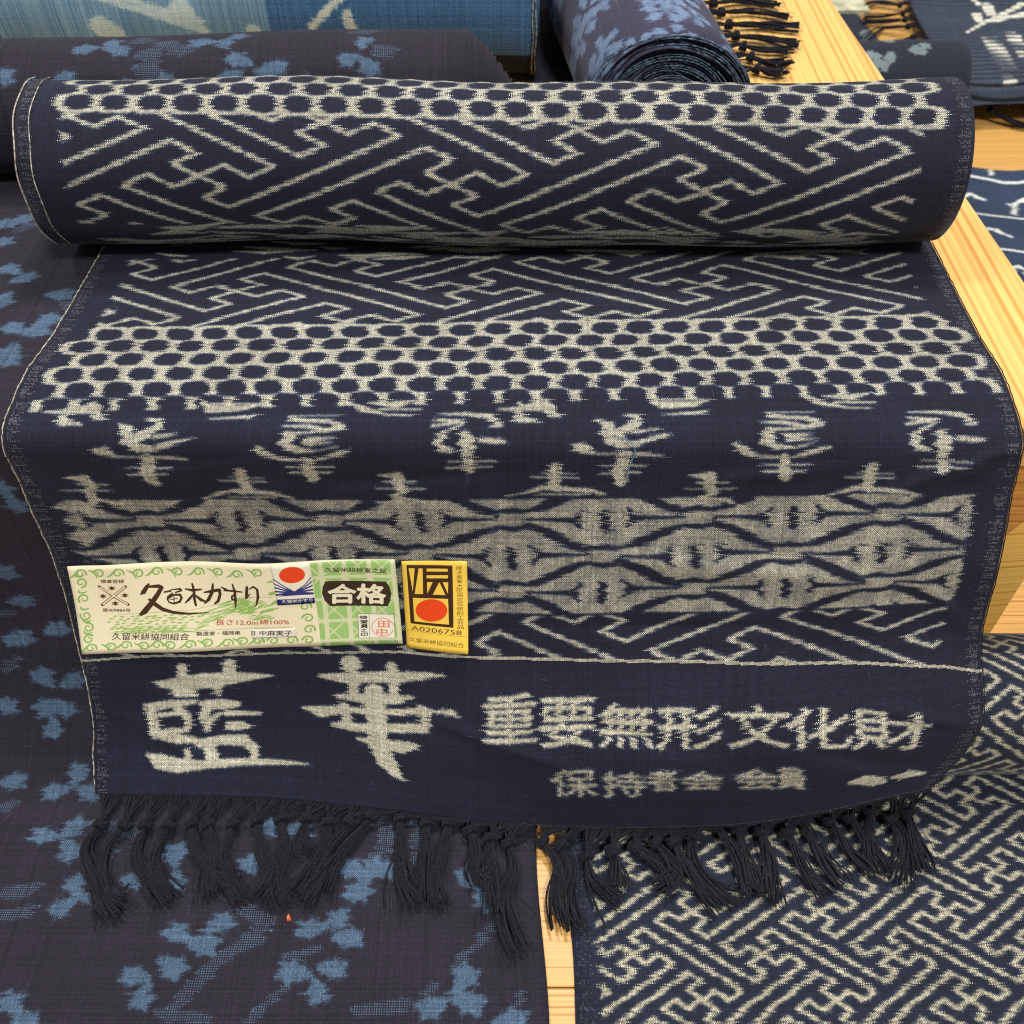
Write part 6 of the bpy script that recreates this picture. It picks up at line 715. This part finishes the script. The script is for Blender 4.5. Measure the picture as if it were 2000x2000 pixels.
# unlit under-fold on its left, shade put into its near-black colour
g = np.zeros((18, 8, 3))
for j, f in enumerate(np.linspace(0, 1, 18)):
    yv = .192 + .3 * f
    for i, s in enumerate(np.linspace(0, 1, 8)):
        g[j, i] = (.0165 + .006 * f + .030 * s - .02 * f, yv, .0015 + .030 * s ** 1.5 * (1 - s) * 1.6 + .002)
grid_obj('under_fold', g, plain_mat('shaded_cloth', (.012, .013, .02), .9, .15, .3, 300), n_t, np.linspace(0, .1, 8), np.linspace(0, 1, 18), .0006)

# ================================================================== 6. things on the low table at the right
cm = Canvas(.22, .42, .0005)
for k in range(34):
    u, v = rng.uniform(0, .18), rng.uniform(0, .42)
    for q in range(4): petal(cm, u + rng.normal(0, .008), v + rng.normal(0, .007), 1.15)
img_m = make_image('maple_cloth_design', weave(shift_rows(cm.m, 1.5, 3, 1), shift_rows(cm.m, 1.5, 3, 1), [(38, 43, 58), (64, 74, 86), (118, 134, 140)], 2, .75, .08))
M_m = cloth_mat('maple_navy', img_m)
mr_t = thing('maple_cloth_roll', (.33, .62, BZ), 'charcoal navy roll with grey leaf clusters, beyond the platform edge', 'cloth roll')
make_roll('wound_cloth', (.236, .572, BZ + .0345), (.381, .572, BZ + .0345), .033, M_m, mr_t, .2, 0, .42, gap=.0022, nax=10, seg=48, seed=31)
g = np.zeros((20, 10, 3))
for j, f in enumerate(np.linspace(0, 1, 20)):
    for i, s in enumerate(np.linspace(0, 1, 10)):
        g[j, i] = (.240 + s * (.140 - .022 * f), .585 + .235 * f, BZ + .0015 + .028 * math.exp(-f * 9) + .001 * abs(math.sin(7 * s + 5 * f)))
grid_obj('cloth_sheet', g, M_m, mr_t, np.linspace(0, .6, 10), np.linspace(0, .4, 20), .0006)
# plant-sprig cloth
cp = Canvas(.30, .30, .0006)
for v in (.035, .085, .135, .185, .235, .285):
    cp.stroke([(u, v + .0015 * math.sin(u * 90) + rng.normal(0, .0006), .0014) for u in np.linspace(.0, .30, 26)])
    for u in np.arange(.0, .30, .035):
        u2 = u + rng.uniform(0, .012); dv = v + .022
        pts = [(u2, v + .006, .0019), (u2 + .006, dv, .0018), (u2 + .016, dv + .008, .0017), (u2 + .024, dv + .002, .002)]; cp.stroke(pts)
        for q in range(4):
            a = rng.uniform(0, 6.28); c = pts[rng.integers(1, 4)]
            cp.stroke([(c[0], c[1], .0008), (c[0] + .006 * math.cos(a), c[1] + .005 * math.sin(a), .0017)])
mp_ = blur(cp.m, 1)
img_p = make_image('sprig_cloth_design', weave(shift_rows(mp_, 1.2, 3, .8), shift_rows(mp_, 1.2, 3, .8), [(46, 60, 86), (110, 124, 144), (214, 218, 210)], 2, .78, .08))
M_p = cloth_mat('sprig_blue', img_p)
g = np.zeros((40, 24, 3))
for j, f in enumerate(np.linspace(0, 1, 40)):
    for i, s in enumerate(np.linspace(0, 1, 24)):
        g[j, i] = (.275 + .3 * s, .475 - .30 * f + .006 * math.sin(s * 16 + 4.2) * (1 - f), BZ + .002 + .0012 * abs(math.sin(6 * s + 7 * f)) + .006 * math.exp(-((f - .02) / .05) ** 2))
o = grid_obj('sprig_cloth', g, M_p, None, np.linspace(0, 1, 24), np.linspace(1, 0, 40), .0006)
tag(o, 'flat blue cloth with white plant sprigs and lines, at the right edge', 'cloth')
# pleated shawl
csh = Canvas(.34, .30, .0008)
for s in [[(.036, .138, .0015), (.060, .170, .0028), (.110, .228, .004)], [(.056, .176, .004), (.058, .196, .005)], [(.070, .176, .004), (.082, .184, .005)], [(.072, .196, .005), (.074, .222, .006)], [(.088, .190, .005), (.104, .196, .006)], [(.060, .246, .003), (.066, .225, .003)]]: csh.stroke(s)
for k in range(9): csh.stroke([(.043 + .0006 * k, .045 + .010 * k, .0022), (.054 + .0007 * k, .046 + .010 * k, .0022)])
for k in range(3): csh.stroke([(.036 + .001 * k, .016 + .008 * k, .002), (.044, .017 + .008 * k, .002)])
for k in range(7): csh.stroke([(.066 + .0008 * k, .075 + .011 * k, .002), (.078 + .002 * (k % 2), .074 + .011 * k, .0024)])
sh_ = blur(csh.m, 1)
im_s = weave(sh_, sh_, [(58, 67, 84), (120, 126, 130), (216, 216, 204)], 2, .8, .08)
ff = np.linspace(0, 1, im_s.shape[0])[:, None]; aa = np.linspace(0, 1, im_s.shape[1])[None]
pleat = np.abs(np.sin(np.pi * 32 * (ff + .012 * np.sin(aa * 7) + .01 * np.sin(aa * 17 + ff * 9))))   # valley shade between the pleats, painted dark into the cloth colour
im_s = im_s * (1 - .72 * np.clip((.62 - pleat) / .3, 0, 1))[..., None]
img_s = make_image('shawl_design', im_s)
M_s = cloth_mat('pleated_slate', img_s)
sh_t = thing('pleated_shawl', (.5, .65, BZ), 'pleated slate shawl with white leaf motif and fringed edge, at the top right corner', 'shawl')
NB, NA = 330, 40; g = np.zeros((NB, NA, 3)); fb = np.linspace(0, 1, NB); fa = np.linspace(0, 1, NA)
for j, f in enumerate(fb):
    lx = .385 + .018 * f + .030 * f * f
    yb = .560 + .32 * f + .020 * np.exp(-fa * 7) * (f - .35)
    zz = BZ + .036 - .024 * np.clip(f * 1.4, 0, 1) - .014 * np.exp(-(f / .035) ** 2) + .0026 * np.abs(np.sin(np.pi * 32 * (f + .012 * np.sin(fa * 7) + .01 * np.sin(fa * 17 + f * 9)))) - .003
    g[j, :, 0] = lx + fa * (.36 - (lx - .41)); g[j, :, 1] = yb; g[j, :, 2] = zz
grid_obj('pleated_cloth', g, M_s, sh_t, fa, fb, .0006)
for i in range(12):
    f = .10 + .075 * i; e = g[int(f * (NB - 1)), 0]; rg = np.random.default_rng(i)
    K = e + (-.010, rg.normal(0, .003), -.004); t1 = e + (-.030, rg.normal(.006, .006), -.012); t2 = e + (-.052, rg.normal(.012, .010), 0)
    t1[2] = max(t1[2], BZ + .004); t2[2] = BZ + .003
    tassel(sh_t, M_thread_far, [e + (0, d, 0) for d in (-.008, -.004, 0, .004, .008)], K, [t1, t2], n=7, rad=.0007, spread=.0035, seed=500 + i, zmin=BZ + .0008)
tassel(sh_t, M_thread_far, [], (.418, .566, BZ + .012), [(.440, .556, BZ + .004), (.468, .548, BZ + .003)], n=12, rad=.0007, spread=.004, seed=600, zmin=BZ + .0008, fan=False)
# printed booklet at the far edge
b = MB(); b.box((.318, .800, BZ + .0004), (.372, .838, BZ + .005)); bk = thing('paper_booklet', (.345, .82, BZ), 'pale green grey paper booklet at the far edge of the table', 'booklet')
bevel(b.build('pages', plain_mat('booklet_paper', (.55, .54, .40), .7, .2, .2, 60), bk, smooth=False), .0006)
b = MB(); b.box((.3175, .7995, BZ + .0054), (.3725, .8385, BZ + .0062)); b.build('cover', plain_mat('booklet_cover', (.50, .50, .36), .6, .3, .35, 90), bk, smooth=False)

# ================================================================== 7. paper labels on the hanging end
def on_cloth(u, v, lift):
    """point on the main cloth, lifted along its normal; u in m across, v in m from the fringe"""
    nv, nu = g_main.shape[:2]
    fi = np.clip(np.asarray(u) / .38 * (nu - 1), 0, nu - 1.001); fj = np.clip(np.interp(-np.asarray(v), -v_main, np.arange(nv)), 0, nv - 1.001)
    i, j = fi.astype(int), fj.astype(int); a, b = (fi - i)[..., None], (fj - j)[..., None]
    P = g_main[j, i] * (1 - a) * (1 - b) + g_main[j, i + 1] * a * (1 - b) + g_main[j + 1, i] * (1 - a) * b + g_main[j + 1, i + 1] * a * b
    n = np.cross(g_main[j, i + 1] - g_main[j, i], g_main[j, i] - g_main[j + 1, i]); n /= np.linalg.norm(n, axis=-1, keepdims=True)
    return P + n * np.asarray(lift)[..., None]
def patch(quad, na, nb, lift):
    """quad TL,TR,BR,BL in cloth coords"""
    TL, TR, BR, BL = [np.array(q) for q in quad]
    a, b = np.meshgrid(np.linspace(0, 1, na), np.linspace(1, 0, nb)); A, B_ = a[..., None], b[..., None]
    uv = BL * (1 - A) * (1 - B_) + BR * A * (1 - B_) + TL * (1 - A) * B_ + TR * A * B_
    return on_cloth(uv[..., 0], uv[..., 1], lift(a, b)), a[0], b[:, 0]
def smooth_rows(g, k):                                      # paper is stiffer than the cloth
    for _ in range(k):
        h = g.copy(); h[:, 1:-1] = (g[:, :-2] + 2 * g[:, 1:-1] + g[:, 2:]) / 4; h[1:-1] = (h[:-2] + 2 * h[1:-1] + h[2:]) / 4; g = h
    return g
INK = dict(brown=(78, 52, 34), black=(42, 36, 34), red=(176, 78, 44))
def paper_mat(name, img, rough=.34):
    m, n, l, b = nt(name)
    t = n.new('ShaderNodeTexImage'); t.image = img; t.extension = 'EXTEND'; t.interpolation = 'Cubic'
    tc = n.new('ShaderNodeTexCoord'); nz = n.new('ShaderNodeTexNoise'); nz.inputs['Scale'].default_value = 70; nz.inputs['Detail'].default_value = 5
    l.new(tc.outputs['Object'], nz.inputs['Vector'])
    mr = n.new('ShaderNodeMapRange'); mr.inputs[3].default_value = .93; mr.inputs[4].default_value = 1.05; l.new(nz.outputs[0], mr.inputs[0])
    mx = n.new('ShaderNodeMix'); mx.data_type = 'RGBA'; mx.blend_type = 'MULTIPLY'; mx.inputs[0].default_value = 1
    l.new(t.outputs[0], mx.inputs[6]); l.new(mr.outputs[0], mx.inputs[7]); l.new(mx.outputs[2], b.inputs['Base Color'])
    b.inputs['Roughness'].default_value = rough; b.inputs['Specular IOR Level'].default_value = .45
    bp = n.new('ShaderNodeBump'); bp.inputs['Strength'].default_value = .12; bp.inputs['Distance'].default_value = .001
    l.new(nz.outputs[0], bp.inputs['Height']); l.new(bp.outputs[0], b.inputs['Normal'])
    return m
class Print:
    def __init__(s, w, h, pitch, base):
        s.cv = Canvas(w, h, pitch); s.rgb = np.ones((s.cv.ny, s.cv.nx, 3), np.float32) * (np.array(base) / 255.)
    def ink(s, col, al=1., soften=0):
        m = s.cv.m if not soften else blur(s.cv.m, soften)
        s.rgb += (np.array(col) / 255. - s.rgb) * (m * al)[..., None]; s.cv.m = np.zeros_like(s.cv.m)
L_ = D['L']; LW, LH = 138., 41.
pr = Print(LW, LH, .07, (244, 237, 206)); cv = pr.cv
cv.poly(L_['green']); green = cv.m.copy(); pr.ink((158, 201, 122))
for s in L_['lat']: cv.stroke(s)
cv.m *= green; pr.ink((222, 225, 190), .92, 3)
for s in L_['field']: cv.stroke(s)
pr.ink((146, 194, 96), .92)
for s in L_['vine']: cv.stroke(s)
pr.ink((140, 186, 104), .95)
for s in L_['lines']: cv.stroke(s)
pr.ink((96, 120, 76), .9)
for s in L_['shuttle'] + L_['bugs']: cv.stroke(s)
pr.ink(INK['brown'])
for s in L_['shuttle_in']: cv.stroke(s)
pr.ink((238, 226, 196))
for s in L_['brush']: cv.stroke(s)
pr.ink((66, 46, 32))
for t, (bl_, br_, tl_), col, _ in L_['text']:
    write(cv, t, bl_, br_, tl_); cv.m = np.maximum(cv.m, dilate(cv.m, 1) * .45); pr.ink(INK[col], .95)
cv.poly(L_['plaque']); pr.ink((54, 44, 36))
for t, q in L_['goukaku']: write(cv, t, *q)
cv.m = dilate(cv.m, 6); pr.ink((240, 236, 208), 1, 1)
cv.poly(L_['boxw']); pr.ink((243, 241, 226))
for s in L_['boxl']: cv.stroke(s)
pr.ink((70, 66, 60))
for t, q in L_['boxt']: write(cv, t, *q)
cv.m = dilate(cv.m, 1); pr.ink((60, 56, 50), .95)
cv.stroke(L_['stamp']); 
for t, q in L_['stampt']: write(cv, t, *q)
cv.m = np.maximum(cv.m, dilate(cv.m, 1) * .8); pr.ink((222, 116, 82), .9)
M_lab = paper_mat('certificate_print', make_image('certificate_print', np.clip(pr.rgb, 0, 1)))
lab = thing('certificate_label', tuple(on_cloth(np.array([.075]), np.array([.09]), np.array([0.]))[0]), 'long cream and green paper certificate with black brush lettering, on the hanging cloth', 'label')
liftL = lambda a, b: .0011 + .0030 * b * np.exp(-((a - .62) / .14) ** 2) + .0022 * (1 - b) * np.exp(-((a - .25) / .3) ** 2) + .0010 * np.clip(a - .9, 0, 1) * 8 * b
gL, ua, vb = patch(D['lab'], 70, 18, liftL); gL = smooth_rows(gL, 10)
grid_obj('paper', gL, M_lab, lab, ua, vb, .00016)
def on_label(P, lift):                                      # P in label mm -> on the paper
    P = np.asarray(P, float); fi = np.clip(P[..., 0] / LW * 69, 0, 68.999); fj = np.clip((1 - P[..., 1] / LH) * 17, 0, 16.999)
    i, j = fi.astype(int), fj.astype(int); a, b = (fi - i)[..., None], (fj - j)[..., None]
    Q = gL[j, i] * (1 - a) * (1 - b) + gL[j, i + 1] * a * (1 - b) + gL[j + 1, i] * (1 - a) * b + gL[j + 1, i + 1] * a * b
    n = np.cross(gL[j, i + 1] - gL[j, i], gL[j, i] - gL[j + 1, i]); n /= np.linalg.norm(n, axis=-1, keepdims=True)
    return Q + n * lift
def slip(name, quad, mat, lift, label):
    TL, TR, BR, BL = [np.array(q) for q in quad]
    a, b = np.meshgrid(np.linspace(0, 1, 14), np.linspace(1, 0, 10)); A, B_ = a[..., None], b[..., None]
    P = BL * (1 - A) * (1 - B_) + BR * A * (1 - B_) + TL * (1 - A) * B_ + TR * A * B_
    o = grid_obj(name, on_label(P, lift), mat, lab, a[0], b[:, 0], .0001); o['label'] = label; return o
ps = Print(20., 20., .03, (243, 240, 222)); cv = ps.cv
cv.poly(L_['st_sun']); ps.ink((238, 74, 34), 1, 1)
for s in L_['st_fan']: cv.stroke(s)
cv.poly(L_['st_tri']); ps.ink((44, 56, 128), 1, 1)
cv.poly(L_['st_bar']); ps.ink((40, 58, 132), 1, 1)
write(cv, '久留米かすり', *L_['st_text']); cv.m = dilate(cv.m, 2); ps.ink((240, 240, 232), 1, 1)
slip('emblem_sticker', L_['sticker'], paper_mat('emblem_print', make_image('emblem_print', np.clip(ps.rgb, 0, 1))), .00035, 'white sticker with red sun over blue crossed fans')
sl = np.array(L_['slip']); TLs, TRs, BRs, BLs = sl
pn = Print(24., 4.4, .03, (244, 241, 230)); cv = pn.cv
def to_slip(p):
    w_ = (TRs - TLs); h_ = (TLs - BLs); d_ = np.array(p) - BLs
    M2 = np.linalg.inv(np.stack([w_, h_], 1)); a_, b_ = M2 @ d_; return (a_ * 24., b_ * 4.4)
for t, q in L_['sliptext']: write(cv, t, *[to_slip(p) for p in q])
cv.m = dilate(cv.m, 2); pn.ink((60, 58, 58), .95, 1)
slip('name_slip', L_['slip'], paper_mat('slip_print', make_image('slip_print', np.clip(pn.rgb, 0, 1))), .0003, 'white pasted slip with typed characters')

Y_ = D['Y']; YW, YH = 27., 40.5
py = Print(YW, YH, .035, (243, 206, 84)); cv = py.cv
cv.poly(Y_['frame']); py.ink((58, 36, 20))
for p in Y_['cut']: cv.poly(p)
py.ink((243, 206, 84), 1)
cv.poly(Y_['sun']); py.ink((232, 70, 24), 1, 1)
for t, q in Y_['vert']: write(cv, t, *q)
write(cv, 'A0206758', *Y_['num']); write(cv, '久留米絣協同組合', *Y_['bot'])
py.ink((74, 56, 26), 1.)
cv.stroke(Y_['line']); py.ink((150, 120, 50), .9)
M_yel = paper_mat('yellow_print', make_image('yellow_print', np.clip(py.rgb, 0, 1)), .32)
gY, ua, vb = patch(D['yel'], 16, 22, lambda a, b: .0012 + .0026 * a * (1 - b) + .0012 * b * (1 - a)); gY = smooth_rows(gY, 6)
yl = grid_obj('certification_label', gY, M_yel, None, ua, vb, .00016)
tag(yl, 'small yellow paper label with a black framed emblem and red disc, beside the long certificate', 'label')

# ================================================================== 8. loose bits
b = MB(); q = on_cloth(np.array([.228, .2325, .236, .2345, .2335, .2345]), np.array([.1700, .1685, .1640, .160, .156, .152]), np.array([.0012, .003, .0008, .0012, .0022, .0014]))
b.tube(crspline(q, np.linspace(0, 5, 24)), .00022, 5)
tag(b.build('loose_thread', plain_mat('pale_blue_thread', (.10, .20, .27), .85, .2, .3, 500)), 'short pale blue thread clinging to the middle of the patterned cloth', 'thread')
b = MB(); p0 = np.array([-.0915, -.1205, BZ + .0022])
for k in range(5): b.tube([p0, p0 + (.0002 * (k - 2), -.0012, .0005), p0 + (.0004 * (k - 2) + .0006, -.0028 - .0005 * (k % 2), .0003)], [.0001, .0002, .0001], 4)
tag(b.build('orange_fluff', plain_mat('orange_fluff', (.75, .18, .06), .9, .1, .3, 300)), 'tiny orange fluff lying on the purple black cloth', 'fluff')
